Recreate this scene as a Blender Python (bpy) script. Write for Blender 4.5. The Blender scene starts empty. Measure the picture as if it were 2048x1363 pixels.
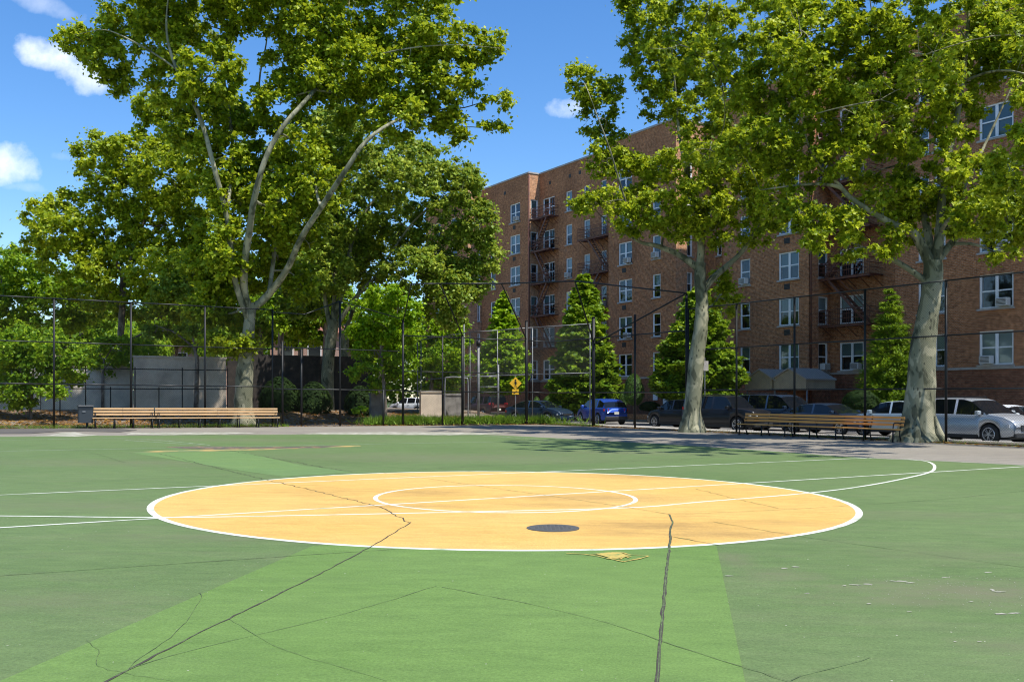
import bpy, math, random
import numpy as np
from mathutils import Vector, Matrix
random.seed(7); RNG = np.random.default_rng(11)
S = bpy.context.scene
COL = S.collection
# ------------------------------------------------------------------ camera
F = 1890.0; CX = 1024.0; HY = 797.0; EYE = 1.4
cd = bpy.data.cameras.new('camera'); cam = bpy.data.objects.new('camera', cd); COL.objects.link(cam)
cam.location = (0, 0, EYE); cam.rotation_euler = (math.radians(90), 0, 0)
cd.sensor_width = 36; cd.lens = F/2048*36; cd.shift_y = (HY-681.5)/2048; cd.clip_end = 3000; cd.clip_start = .1
S.camera = cam
# ------------------------------------------------------------------ sun, sky, exposure
SUN_EL = math.radians(62); SUN_AZ = math.radians(127)      # azimuth clockwise from +Y
sd = Vector((math.sin(SUN_AZ)*math.cos(SUN_EL), math.cos(SUN_AZ)*math.cos(SUN_EL), math.sin(SUN_EL)))
ld = bpy.data.lights.new('sun', 'SUN'); ld.energy = 4.7; ld.angle = math.radians(.53); ld.color = (1, .955, .88)
sun = bpy.data.objects.new('sun', ld); COL.objects.link(sun); sun.rotation_euler = (-sd).to_track_quat('-Z', 'Y').to_euler()
sun.location = (30, -10, 60)
S.view_settings.view_transform = 'Standard'; S.view_settings.look = 'None'; S.view_settings.exposure = 0.52
S.view_settings.gamma = 1
W = bpy.data.worlds.new('World'); S.world = W; W.use_nodes = True
nt = W.node_tree; nt.nodes.clear()
def N(tree, typ, **kw):
    n = tree.nodes.new(typ)
    for k, v in kw.items():
        if k.startswith('i_'):
            key = k[2:].replace('_', ' ')
            n.inputs[int(key) if key.isdigit() else key].default_value = v
        else: setattr(n, k, v)
    return n
def L(tree, a, b): tree.links.new(a, b)
out = N(nt, 'ShaderNodeOutputWorld'); bg = N(nt, 'ShaderNodeBackground', i_Strength=.15)
sky = N(nt, 'ShaderNodeTexSky', sky_type='NISHITA', sun_disc=False, sun_elevation=SUN_EL, sun_rotation=SUN_AZ,
        air_density=1.0, dust_density=.2, ozone_density=3.0)
hs = N(nt, 'ShaderNodeHueSaturation', i_Saturation=1.27, i_Value=.95, i_Hue=.505)
tc = N(nt, 'ShaderNodeTexCoord'); sep = N(nt, 'ShaderNodeSeparateXYZ'); L(nt, tc.outputs['Generated'], sep.inputs[0])
def mth(op, a, b=None, c=None, tree=nt, clamp=False):
    n = N(tree, 'ShaderNodeMath', operation=op, use_clamp=clamp)
    for i, v in enumerate((a, b, c)):
        if v is None: continue
        if isinstance(v, (int, float)): n.inputs[i].default_value = v
        else: L(tree, v, n.inputs[i])
    return n.outputs[0]
ymax = mth('MAXIMUM', sep.outputs[1], .02)
uu = mth('DIVIDE', sep.outputs[0], ymax); vv = mth('DIVIDE', sep.outputs[2], ymax)   # slopes of the sky direction
front = mth('GREATER_THAN', sep.outputs[1], .05)
cb = N(nt, 'ShaderNodeCombineXYZ'); L(nt, uu, cb.inputs[0]); L(nt, vv, cb.inputs[1])
nz = N(nt, 'ShaderNodeTexNoise', i_Scale=16, i_Detail=9, i_Roughness=.6); L(nt, cb.outputs[0], nz.inputs['Vector'])
nz2 = N(nt, 'ShaderNodeTexNoise', i_Scale=5, i_Detail=5, i_Roughness=.55); L(nt, cb.outputs[0], nz2.inputs['Vector'])
nn = mth('ADD', mth('MULTIPLY', mth('SUBTRACT', nz.outputs[0], .52), 4.6), mth('MULTIPLY', mth('SUBTRACT', nz2.outputs[0], .5), 2.2))
tot = None
for px, py, rx, ry, tilt, amp in ((105, 112, 62, 34, .25, 1.15), (165, 150, 62, 36, .1, 1.1), (22, 335, 80, 40, .1, 1.1), (150, 316, 55, 16, .1, .35),
                                  (1140, 218, 50, 24, 0, .95), (955, 370, 26, 16, 0, .7), (95, 12, 70, 22, .3, .45), (60, 375, 60, 14, .1, .4)):
    a = mth('SUBTRACT', uu, (px-CX)/F); b = mth('SUBTRACT', mth('SUBTRACT', vv, (HY-py)/F), 0)
    b = mth('ADD', b, mth('MULTIPLY', a, tilt))
    d = mth('ADD', mth('POWER', mth('MULTIPLY', mth('ABSOLUTE', a), F/rx), 2.0), mth('POWER', mth('MULTIPLY', mth('ABSOLUTE', b), F/ry), 2.0))
    m = mth('SUBTRACT', 1.0, d); m = mth('ADD', m, nn)
    m = mth('MULTIPLY', mth('MULTIPLY', m, .46, clamp=True), amp)
    tot = m if tot is None else mth('MAXIMUM', tot, m)
tot = mth('MULTIPLY', tot, front, clamp=True)
mx = N(nt, 'ShaderNodeMixRGB', i_Color2=(6.3, 6.6, 7.0, 1)); L(nt, tot, mx.inputs[0])
L(nt, sky.outputs[0], hs.inputs['Color']); L(nt, hs.outputs[0], mx.inputs[1]); L(nt, mx.outputs[0], bg.inputs[0]); L(nt, bg.outputs[0], out.inputs[0])
S.cycles.max_bounces = 6; S.cycles.transparent_max_bounces = 12; S.cycles.transmission_bounces = 4
S.cycles.filter_width = 1.1; S.cycles.diffuse_bounces = 2; S.cycles.glossy_bounces = 3
S.cycles.sample_clamp_indirect = 6
# ------------------------------------------------------------------ places: photograph bearings turned into points of the world
SL = -.0075                                   # the court falls gently to the right
def Wp(px, py, D): return Vector(((px-CX)/F*D, D, EYE+(HY-py)/F*D))
def G(px, py, lift=0.0):
    u = (px-CX)/F; v = (py-HY)/F
    D = (EYE)/(v+SL*u)
    return Vector((u*D, D, SL*u*D+lift))
def gz(x, y=0): return SL*x
RN = Vector((.8467, .532, 0)); RD = Vector((.532, -.8467, 0))   # away from the court over the street; along the street to the right
P0 = Vector((-21.2, 39.2, 0)); E1 = Vector((.879, .477, 0)); N1 = Vector((-.477, .879, 0))
def on_r(px, r):                              # point on the line (distance r across the street) seen at bearing px
    k = (px-CX)/F; Y = r/(.8467*k+.532); return Vector((k*Y, Y, 0))
def on_left(px, s=0):
    k = (px-CX)/F; o = P0+N1*s
    t = (k*o.y-o.x)/(E1.x-k*E1.y); return o+E1*t
# ------------------------------------------------------------------ object helpers
def tag(o, label=None, cat=None, group=None, kind=None):
    if label: o['label'] = label
    if cat: o['category'] = cat
    if group: o['group'] = group
    if kind: o['kind'] = kind
    return o
def empty(name, loc=(0, 0, 0), rz=0, label=None, cat=None, group=None):
    o = bpy.data.objects.new(name, None); COL.objects.link(o); o.location = loc; o.rotation_euler = (0, 0, rz)
    o.empty_display_size = .3
    return tag(o, label, cat, group)
def raw(name, V, Fc, mats, parent=None, mi=None, smooth=False):
    me = bpy.data.meshes.new(name)
    V = np.asarray(V, dtype=np.float32).reshape(-1, 3)
    if isinstance(Fc, np.ndarray):
        n, k = Fc.shape
        me.vertices.add(len(V)); me.vertices.foreach_set('co', V.ravel())
        me.loops.add(n*k); me.loops.foreach_set('vertex_index', Fc.astype(np.int32).ravel())
        me.polygons.add(n); me.polygons.foreach_set('loop_start', np.arange(0, n*k, k, dtype=np.int32))
        me.polygons.foreach_set('loop_total', np.full(n, k, dtype=np.int32))
        me.update(calc_edges=True)
    else:
        me.from_pydata(V.tolist(), [], Fc)
    for m in (mats if isinstance(mats, (list, tuple)) else [mats]): me.materials.append(m)
    if mi is not None: me.polygons.foreach_set('material_index', np.asarray(mi, dtype=np.int32))
    if smooth: me.polygons.foreach_set('use_smooth', np.ones(len(me.polygons), dtype=bool))
    me.update()
    o = bpy.data.objects.new(name, me); COL.objects.link(o)
    if parent: o.parent = parent
    return o
def catmull(P, n=5):
    P = [np.array(p, float) for p in P]
    if len(P) < 3: return P
    Q = [2*P[0]-P[1]]+P+[2*P[-1]-P[-2]]; R = []
    for i in range(1, len(Q)-2):
        for j in range(n):
            t = j/n
            R.append(.5*((2*Q[i])+(-Q[i-1]+Q[i+1])*t+(2*Q[i-1]-5*Q[i]+4*Q[i+1]-Q[i+2])*t*t+(-Q[i-1]+3*Q[i]-3*Q[i+1]+Q[i+2])*t**3))
    R.append(P[-1]); return R
class MB:
    def __init__(s): s.V = []; s.F = []; s.M = []; s.T = Matrix.Identity(4)
    def add(s, V, Fc, m=0):
        b = len(s.V)
        for v in V: s.V.append(tuple(s.T @ Vector(v)))
        for f in Fc: s.F.append([b+i for i in f]); s.M.append(m)
    def box(s, x0, x1, y0, y1, z0, z1, m=0):
        s.add([(x0, y0, z0), (x1, y0, z0), (x1, y1, z0), (x0, y1, z0), (x0, y0, z1), (x1, y0, z1), (x1, y1, z1), (x0, y1, z1)],
              [(3, 2, 1, 0), (4, 5, 6, 7), (0, 1, 5, 4), (1, 2, 6, 5), (2, 3, 7, 6), (3, 0, 4, 7)], m)
    def bbox(s, x0, x1, y0, y1, z0, z1, b=.02, m=0):      # box with chamfered vertical edges and top
        P = lambda d, z: [(x0+d+b, y0+d, z), (x1-d-b, y0+d, z), (x1-d, y0+d+b, z), (x1-d, y1-d-b, z), (x1-d-b, y1-d, z), (x0+d+b, y1-d, z), (x0+d, y1-d-b, z), (x0+d, y0+d+b, z)]
        V = P(0, z0)+P(0, z1-b)+P(b*.7, z1); Fc = [tuple(range(7, -1, -1)), tuple(range(16, 24))]
        for k in (0, 8):
            for i in range(8): j = (i+1) % 8; Fc.append((k+i, k+j, k+8+j, k+8+i))
        s.add(V, Fc, m)
    def tube(s, P, R, n=8, m=0, cap=True):
        P = [Vector(p) for p in P]
        if not isinstance(R, (list, tuple)): R = [R]*len(P)
        V = []; prev = None
        for i, p in enumerate(P):
            t = (P[min(i+1, len(P)-1)]-P[max(i-1, 0)]).normalized()
            if prev is None: a = t.orthogonal().normalized()
            else:
                a = prev-t*prev.dot(t); a = a.normalized() if a.length > 1e-6 else t.orthogonal().normalized()
            prev = a; b = t.cross(a)
            for k in range(n):
                an = 2*math.pi*k/n; V.append(p+(a*math.cos(an)+b*math.sin(an))*R[i])
        Fc = []
        for i in range(len(P)-1):
            for k in range(n): Fc.append((i*n+k, i*n+(k+1) % n, (i+1)*n+(k+1) % n, (i+1)*n+k))
        if cap: Fc.append(tuple(range(n-1, -1, -1))); Fc.append(tuple((len(P)-1)*n+k for k in range(n)))
        s.add(V, Fc, m)
    def bar(s, a, b, w, h=None, m=0):                   # rectangular bar between two points
        a = Vector(a); b = Vector(b); h = h or w; t = (b-a).normalized()
        up = Vector((0, 0, 1)) if abs(t.z) < .95 else Vector((1, 0, 0))
        x = t.cross(up).normalized()*w/2; y = x.normalized().cross(t).normalized()*h/2
        V = [a-x-y, a+x-y, a+x+y, a-x+y, b-x-y, b+x-y, b+x+y, b-x+y]
        s.add(V, [(3, 2, 1, 0), (4, 5, 6, 7), (0, 1, 5, 4), (1, 2, 6, 5), (2, 3, 7, 6), (3, 0, 4, 7)], m)
    def cyl(s, c, r, axis, h, n=20, m=0, r2=None):
        c = Vector(c); a = Vector(axis).normalized(); s.tube([c-a*h/2, c+a*h/2], [r, r if r2 is None else r2], n, m)
    def poly(s, pts, h=None, m=0):
        s.add(pts, [tuple(range(len(pts)))], m)
    def prism(s, pts, d, m=0):                          # planar outline pushed by vector d
        n = len(pts); d = Vector(d); V = [Vector(p) for p in pts]+[Vector(p)+d for p in pts]
        s.add(V, [tuple(range(n-1, -1, -1)), tuple(range(n, 2*n))]+[(i, (i+1) % n, n+(i+1) % n, n+i) for i in range(n)], m)
    def build(s, name, mats, parent=None, smooth=False):
        o = raw(name, s.V, s.F, mats, parent, s.M, smooth)
        return o
def copy_tree(o, parent=None):
    c = o.copy(); COL.objects.link(c); c.parent = parent
    for ch in o.children: copy_tree(ch, c)
    return c
# ------------------------------------------------------------------ materials
def mat(name, col=(.5, .5, .5), rough=.6, metal=0, spec=.5, noise=None, bump=None, coat=0):
    m = bpy.data.materials.new(name); m.use_nodes = True; t = m.node_tree; b = t.nodes['Principled BSDF']
    b.inputs['Base Color'].default_value = (*col, 1); b.inputs['Roughness'].default_value = rough; b.inputs['Metallic'].default_value = metal
    b.inputs['Specular IOR Level'].default_value = spec; b.inputs['Coat Weight'].default_value = coat*.45; b.inputs['Coat Roughness'].default_value = .05
    tcn = N(t, 'ShaderNodeTexCoord')
    if noise:                                           # (scale, other colour, low, high, detail)
        n = N(t, 'ShaderNodeTexNoise', i_Scale=noise[0], i_Detail=noise[4] if len(noise) > 4 else 6, i_Roughness=.6); L(t, tcn.outputs['Object'], n.inputs['Vector'])
        r = N(t, 'ShaderNodeMapRange', i_From_Min=noise[2], i_From_Max=noise[3]); L(t, n.outputs[0], r.inputs[0])
        mm = N(t, 'ShaderNodeMixRGB', i_Color1=(*col, 1), i_Color2=(*noise[1], 1)); L(t, r.outputs[0], mm.inputs[0]); L(t, mm.outputs[0], b.inputs['Base Color'])
    if bump:
        n = N(t, 'ShaderNodeTexNoise', i_Scale=bump[0], i_Detail=5); L(t, tcn.outputs['Object'], n.inputs['Vector'])
        bp = N(t, 'ShaderNodeBump', i_Strength=bump[1], i_Distance=bump[2]); L(t, n.outputs[0], bp.inputs['Height']); L(t, bp.outputs[0], b.inputs['Normal'])
    return m
def ramp(t, stops):
    r = N(t, 'ShaderNodeValToRGB'); e = r.color_ramp.elements
    while len(e) < len(stops): e.new(.5)
    for el, (p, c) in zip(e, stops): el.position = p; el.color = (*c, 1)
    return r
def leaf_mat(name, c1, c2, c3, trans=.4, tcol=(.30, .36, .02), rough=.42, spec=.45):
    m = bpy.data.materials.new(name); m.use_nodes = True; t = m.node_tree; b = t.nodes['Principled BSDF']; o = t.nodes['Material Output']
    g = N(t, 'ShaderNodeNewGeometry'); r = ramp(t, [(0, c1), (.55, c2), (1, c3)]); 
    tcn = N(t, 'ShaderNodeTexCoord'); nz = N(t, 'ShaderNodeTexNoise', i_Scale=.55, i_Detail=3); L(t, tcn.outputs['Object'], nz.inputs['Vector'])
    k = mth('ADD', mth('MULTIPLY', g.outputs['Random Per Island'], .6, tree=t), mth('MULTIPLY', mth('SUBTRACT', nz.outputs[0], .3, tree=t), .95, tree=t), tree=t, clamp=True)
    L(t, k, r.inputs[0]); L(t, r.outputs[0], b.inputs['Base Color']); b.inputs['Roughness'].default_value = rough; b.inputs['Specular IOR Level'].default_value = spec
    tr = N(t, 'ShaderNodeBsdfTranslucent'); mc = N(t, 'ShaderNodeMixRGB', i_Color2=(*tcol, 1)); mc.inputs[0].default_value = .6
    L(t, r.outputs[0], mc.inputs[1]); L(t, mc.outputs[0], tr.inputs[0])
    ms = N(t, 'ShaderNodeMixShader'); ms.inputs[0].default_value = trans
    L(t, b.outputs[0], ms.inputs[1]); L(t, tr.outputs[0], ms.inputs[2]); L(t, ms.outputs[0], o.inputs[0]); return m
M = {}
def court_mat(name, c, cvar, cworn, chips=.0, stain=None, spots=None):
    m = bpy.data.materials.new(name); m.use_nodes = True; t = m.node_tree; b = t.nodes['Principled BSDF']
    tcn = N(t, 'ShaderNodeTexCoord'); P = tcn.outputs['Object']
    def nz(sc, det=6, ro=.6, stretch=None):
        n = N(t, 'ShaderNodeTexNoise', i_Scale=sc, i_Detail=det, i_Roughness=ro)
        if stretch:
            mp = N(t, 'ShaderNodeMapping'); mp.inputs['Scale'].default_value = stretch; mp.inputs['Rotation'].default_value = (0, 0, .35); L(t, P, mp.inputs[0]); L(t, mp.outputs[0], n.inputs['Vector'])
        else: L(t, P, n.inputs['Vector'])
        return n.outputs[0]
    def mr(v, a, bb, lo=0, hi=1):
        r = N(t, 'ShaderNodeMapRange', i_From_Min=a, i_From_Max=bb, i_To_Min=lo, i_To_Max=hi); L(t, v, r.inputs[0]); return r.outputs[0]
    def mix(f, a, bcol, mode='MIX'):
        x = N(t, 'ShaderNodeMixRGB', blend_type=mode); L(t, f, x.inputs[0])
        if hasattr(a, 'links'): L(t, a, x.inputs[1])
        else: x.inputs[1].default_value = (*a, 1)
        if hasattr(bcol, 'links'): L(t, bcol, x.inputs[2])
        else: x.inputs[2].default_value = (*bcol, 1)
        return x.outputs[0]
    cc = mix(mr(nz(.22, 4, .55), .38, .62), c, cvar)
    cc = mix(mr(nz(.6, 8, .7, (1, 3.2, 1)), .50, .74, 0, .55), cc, cworn)
    fine = mix(mr(nz(60, 3, .7), .3, .7, 0, 1), (.80, .80, .80), (1.18, 1.18, 1.18))
    cc = mix(mr(nz(5, 6, .7, (1, 2.5, 1)), .35, .65, 0, .5), cc, cvar)
    grime = mix(mr(nz(2.1, 9, .72, (1, 2.6, 1)), .34, .66, 0, 1), (.86, .87, .86), (1.10, 1.09, 1.07))
    for f_ in (fine, grime):
        x = N(t, 'ShaderNodeMixRGB', blend_type='MULTIPLY'); x.inputs[0].default_value = 1; L(t, cc, x.inputs[1]); L(t, f_, x.inputs[2]); cc = x.outputs[0]
    if stain: cc = mix(mr(nz(.55, 6, .65, (1, 2.2, 1)), stain[1], stain[2], 0, stain[3]), cc, stain[0])
    if spots:                                           # dirt with a place of its own: (px, py, half width m, half depth m, strength)
        col, lst = spots; tot_ = None; n_ = nz(3.2, 8, .7, (1, 2, 1))
        for (px, py, ra, rb, k) in lst:
            g_ = G(px, py); vs = N(t, 'ShaderNodeVectorMath', operation='SUBTRACT'); L(t, P, vs.inputs[0]); vs.inputs[1].default_value = (g_.x, g_.y, g_.z)
            vd = N(t, 'ShaderNodeVectorMath', operation='MULTIPLY'); L(t, vs.outputs[0], vd.inputs[0]); vd.inputs[1].default_value = (1/ra, 1/rb, 0)
            vl = N(t, 'ShaderNodeVectorMath', operation='LENGTH'); L(t, vd.outputs[0], vl.inputs[0])
            mm_ = mth('ADD', mth('SUBTRACT', 1.0, vl.outputs['Value'], tree=t), mth('MULTIPLY', mth('SUBTRACT', n_, .5, tree=t), 1.9, tree=t), tree=t, clamp=True)
            mm_ = mth('MULTIPLY', mm_, k, tree=t); tot_ = mm_ if tot_ is None else mth('MAXIMUM', tot_, mm_, tree=t)
        cc = mix(tot_, cc, col)
    v = N(t, 'ShaderNodeTexVoronoi', i_Scale=7, feature='F1'); L(t, P, v.inputs['Vector'])
    sp = mth('MULTIPLY', mth('LESS_THAN', v.outputs['Distance'], .045, tree=t), mr(nz(1.3, 3), .5-chips, .62-chips), tree=t)
    cc = mix(sp, cc, (.46, .44, .36))
    L(t, cc, b.inputs['Base Color']); b.inputs['Roughness'].default_value = .78; b.inputs['Specular IOR Level'].default_value = .3
    bp = N(t, 'ShaderNodeBump', i_Strength=.35, i_Distance=.01); L(t, nz(90, 4), bp.inputs['Height']); L(t, bp.outputs[0], b.inputs['Normal'])
    return m
M['green'] = court_mat('worn green court paint', (.094, .150, .047), (.116, .173, .061), (.155, .168, .088), .03, None, ((.150, .145, .085), [(900, 915, 6, 2.5, .5), (1250, 905, 5, 2, .4), (240, 925, 5, 1.5, .4), (500, 880, 7, 1.6, .4), (150, 1010, 2.5, .9, .35), (420, 1075, 1.6, .6, .35), (120, 1200, 1.0, .5, .35), (1800, 1030, 2.5, .7, .3), (1960, 1185, 1.3, .7, .75), (1830, 1200, 1.0, .4, .55), (1560, 1150, .5, .4, .5), (1470, 1120, .25, .6, .5), (2020, 1290, .5, .25, .5), (1900, 1110, 1.2, .7, .35)]))
M['green_side'] = court_mat('scuffed green court paint', (.112, .172, .064), (.088, .140, .056), (.160, .142, .095), .12, None, ((.135, .12, .095), [(1960, 1185, 1.3, .8, .75), (1830, 1200, .9, .4, .5), (1560, 1150, .6, .5, .45), (1470, 1120, .3, .6, .5), (2020, 1290, .6, .3, .4), (1900, 1110, 1.4, .8, .4)]))
M['bright'] = court_mat('bright green court paint', (.108, .192, .042), (.130, .214, .055), (.108, .170, .052), .0)
M['pale'] = court_mat('pale green court paint', (.135, .215, .065), (.12, .20, .07), (.14, .19, .08), .0)
M['yellow'] = court_mat('yellow court paint', (.57, .345, .088), (.62, .39, .12), (.46, .27, .08), -.08, ((.27, .17, .06), .60, .78, .6), ((.20, .125, .05), [(1310, 1052, 1.3, .6, .55), (1440, 1068, 1.1, .5, .5), (1240, 1066, .8, .35, .4), (850, 986, .9, .7, .45), (1200, 996, 1.6, .8, .45), (1290, 952, 1.6, 1.0, .45), (1120, 1010, 1.2, .4, .35), (640, 984, 1.2, .8, .25), (780, 1012, 1.6, .35, .4), (1560, 1046, 1.2, .4, .3)]))
M['asphalt'] = court_mat('grey court asphalt', (.215, .19, .155), (.255, .23, .19), (.14, .125, .105), .0)
M['faded'] = mat('faded yellow edge paint', (.46, .30, .10), .8, noise=(1.6, (.14, .19, .07), .36, .56))
M['line'] = mat('worn white line paint', (.62, .63, .54), .7, noise=(3.5, (.30, .36, .22), .50, .74))
M['oldline'] = mat('faded white line paint', (.42, .46, .36), .75, noise=(3, (.20, .27, .17), .42, .62))
M['crack'] = mat('dark pavement crack', (.045, .038, .028), .9, noise=(14, (.10, .12, .06), .5, .7))
M['hair'] = mat('thin hairline crack', (.060, .078, .034), .9, noise=(9, (.12, .19, .06), .45, .65))
M['seal'] = mat('grey crack seal', (.075, .062, .045), .85, noise=(9, (.15, .13, .10), .45, .7))
M['iron'] = mat('cast iron', (.12, .118, .11), .55, .4, bump=(60, .5, .01), noise=(20, (.14, .13, .11), .5, .75))
M['street'] = mat('street asphalt', (.17, .16, .15), .85, noise=(1.2, (.24, .23, .21), .4, .65), bump=(60, .3, .01))
M['walk'] = mat('sidewalk concrete', (.40, .37, .32), .85, noise=(1.6, (.29, .27, .23), .4, .7), bump=(40, .2, .01))
M['kerb'] = mat('kerb concrete', (.36, .34, .31), .85, noise=(3, (.2, .19, .17), .4, .7))
M['soil'] = mat('leaf strewn soil', (.20, .13, .07), .95, noise=(.9, (.26, .22, .17), .42, .6), bump=(14, .8, .05))
M['path'] = mat('pale park path', (.36, .31, .26), .9, noise=(2, (.26, .22, .18), .4, .7))
M['grassground'] = mat('far grass ground', (.07, .11, .035), .95, noise=(.4, (.14, .11, .06), .45, .65))
M['black'] = mat('black painted steel', (.010, .011, .012), .5, 0, .35)
M['rail'] = mat('dark vinyl coated rail', (.016, .018, .019), .4, 0, .4)
M['wire'] = mat('black vinyl chain link wire', (.008, .009, .008), .7, 0, .12)
M['galv'] = mat('galvanised steel', (.24, .25, .255), .5, .2, noise=(3, (.15, .15, .16), .4, .7))
M['greywire'] = mat('galvanised chain link wire', (.13, .14, .13), .6, 0, .25)
def wood(name, a, b_):
    m = mat(name, a, .62); t = m.node_tree; b = t.nodes['Principled BSDF']; tcn = N(t, 'ShaderNodeTexCoord'); mp = N(t, 'ShaderNodeMapping'); mp.inputs['Scale'].default_value = (1, 14, 14)
    n = N(t, 'ShaderNodeTexNoise', i_Scale=1.6, i_Detail=8, i_Roughness=.65); r = ramp(t, [(.3, a), (.7, b_)])
    L(t, tcn.outputs['Object'], mp.inputs[0]); L(t, mp.outputs[0], n.inputs['Vector']); L(t, n.outputs[0], r.inputs[0]); L(t, r.outputs[0], b.inputs['Base Color']); return m
M['woodpale'] = wood('weathered pale bench wood', (.60, .40, .20), (.46, .29, .14))
M['woodorange'] = wood('varnished orange bench wood', (.80, .37, .09), (.62, .26, .055))
def bark(name, base, dark, light, sc=1.0):
    m = bpy.data.materials.new(name); m.use_nodes = True; t = m.node_tree; b = t.nodes['Principled BSDF']
    tcn = N(t, 'ShaderNodeTexCoord'); mp = N(t, 'ShaderNodeMapping'); mp.inputs['Scale'].default_value = (1, 1, .5); L(t, tcn.outputs['Object'], mp.inputs[0])
    n = N(t, 'ShaderNodeTexNoise', i_Scale=2.2*sc, i_Detail=4, i_Roughness=.5, i_Distortion=.6); L(t, mp.outputs[0], n.inputs['Vector'])
    r = ramp(t, [(.40, dark), (.45, base), (.53, base), (.58, light)]); L(t, n.outputs[0], r.inputs[0])
    v = N(t, 'ShaderNodeTexVoronoi', i_Scale=5*sc); L(t, mp.outputs[0], v.inputs['Vector'])
    f = mth('MULTIPLY', mth('LESS_THAN', v.outputs['Distance'], .17, tree=t), .8, tree=t)
    x = N(t, 'ShaderNodeMixRGB', i_Color2=(*[c*.45 for c in dark], 1)); L(t, f, x.inputs[0]); L(t, r.outputs[0], x.inputs[1]); L(t, x.outputs[0], b.inputs['Base Color'])
    b.inputs['Roughness'].default_value = .85
    n2 = N(t, 'ShaderNodeTexNoise', i_Scale=9*sc, i_Detail=6, i_Roughness=.7); L(t, mp.outputs[0], n2.inputs['Vector'])
    bp = N(t, 'ShaderNodeBump', i_Strength=.6, i_Distance=.04); L(t, n2.outputs[0], bp.inputs['Height']); L(t, bp.outputs[0], b.inputs['Normal']); return m
M['planebark'] = bark('mottled plane tree bark', (.185, .185, .115), (.070, .075, .042), (.34, .32, .21))
M['brownbark'] = bark('brown grey bark', (.15, .12, .09), (.07, .055, .04), (.24, .20, .16), 1.6)
M['leafplane'] = leaf_mat('plane tree leaves', (.012, .038, .003), (.190, .280, .010), (.70, .72, .06), .35, (.86, .94, .04), .45, .18)  # near-black to bright leaf spread also stands in for shade and sun contrast
M['leafplane2'] = leaf_mat('paler plane leaves', (.022, .055, .008), (.18, .285, .030), (.58, .66, .10), .33, (.75, .82, .08), .45, .18)
M['leafbright'] = leaf_mat('bright green leaves', (.035, .11, .004), (.19, .34, .010), (.52, .66, .03), .34, (.62, .86, .03), .45, .18)
M['leafgreen'] = leaf_mat('mid green leaves', (.022, .080, .006), (.15, .27, .014), (.46, .58, .03), .34, (.58, .80, .03), .45, .18)
M['conifer'] = leaf_mat('conifer foliage', (.030, .10, .006), (.18, .30, .010), (.46, .56, .025), .36, (.30, .42, .02), .55, .25)
M['topiary'] = leaf_mat('clipped evergreen foliage', (.035, .085, .012), (.075, .15, .02), (.13, .22, .03), .25, (.26, .42, .02), .55, .25)
M['darkivy'] = leaf_mat('dark ivy foliage', (.012, .026, .008), (.025, .05, .012), (.07, .11, .02), .25, (.1, .2, .02), .75, .1)
M['litter'] = leaf_mat('fallen leaves', (.18, .08, .02), (.36, .17, .04), (.50, .32, .07), .1, (.5, .3, .05), .8, .1)
M['weed'] = leaf_mat('grass and weeds', (.06, .13, .012), (.14, .25, .02), (.28, .38, .04), .35, (.3, .45, .03), .6, .2)
# ------------------------------------------------------------------ the ground
def sheet(name, pts, m, lift):
    V = [(p[0], p[1], gz(p[0])+lift) for p in pts]
    return tag(raw(name, V, [list(range(len(V)))], m), kind='structure')
raw_g = raw('ground', [(-900, -400, -9.0), (900, -400, -9.0), (900, 1600, -9.0), (-900, 1600, -9.0)], [[0, 1, 2, 3]], M['grassground']); tag(raw_g, kind='structure')
raw_g.location.z = 0
corner = Vector((2.22, 51.9, 0))
FL0 = P0-E1*45                                      # left fence line goes on to the left
pr = lambda r, t: RN*r+RD*t                         # street coordinates: r across, t along (to the right and nearer)
def rt(p): return p.dot(RN), p.dot(RD)
tc_ = rt(corner)[1]
sheet('court_border', [(FL0.x, FL0.y), (-60, -30), (70, -30), tuple(pr(29.5, 70)[:2]), tuple(pr(29.5, tc_)[:2])], M['asphalt'], 0)
ge = [G(2048, 930), G(1890, 922), G(1724, 915), G(1500, 899), G(1300, 886), G(1180, 879.5), G(1060, 873), G(1000, 870), G(940, 868.5), G(700, 868), G(400, 869.5), G(200, 871), G(0, 873)]
court = [(-45, 33.0), (-58, -28)]+[(62, -28), (31.5, -1.9)]+[(p.x, p.y) for p in ge]
sheet('court_surface', court, M['green'], .004)
# painted areas and lines; every one is a sheet a little above the one below
layer = [.006]
def nextz(): layer[0] += .00015; return layer[0]
def area(name, pix, m, kind='structure', irregular=0):
    z = nextz(); V = []
    for a in pix:
        p = G(*a); V.append((p.x, p.y, gz(p.x)+z))
    return tag(raw(name, V, [list(range(len(V)))], m), kind=kind)
def strip(name, P, w, m, z=None, wob=0, taper=None):
    z = nextz() if z is None else z
    P = [Vector((p[0], p[1], 0)) for p in P]; V = []; Fc = []
    for i, p in enumerate(P):
        t = (P[min(i+1, len(P)-1)]-P[max(i-1, 0)]).normalized(); n = Vector((-t.y, t.x, 0))
        k = w*(1 if taper is None else taper(i/(len(P)-1)))
        a = p+n*k*(.5+random.uniform(-wob, wob)); b = p-n*k*(.5+random.uniform(-wob, wob))
        V += [(a.x, a.y, gz(a.x)+z), (b.x, b.y, gz(b.x)+z)]
    for i in range(len(P)-1): Fc.append((2*i, 2*i+1, 2*i+3, 2*i+2))
    return tag(raw(name, V, Fc, m), kind='structure')
area('court_lane_paint', [(0, 1363), (-160, 1450), (330, 2400), (1560, 1800), (1490, 1363), (1433, 1092), (1400, 1086), (700, 1086), (625, 1092)], M['bright'])
area('court_lane_paint', [(262, 905), (480, 902), (600, 930), (705, 944), (640, 949), (565, 953), (480, 941)], M['pale'])
area('court_edge_paint', [(255, 905), (330, 900.5), (520, 896), (720, 890.5), (722, 892.5), (560, 898.5), (420, 902.5)], M['faded'])
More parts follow.
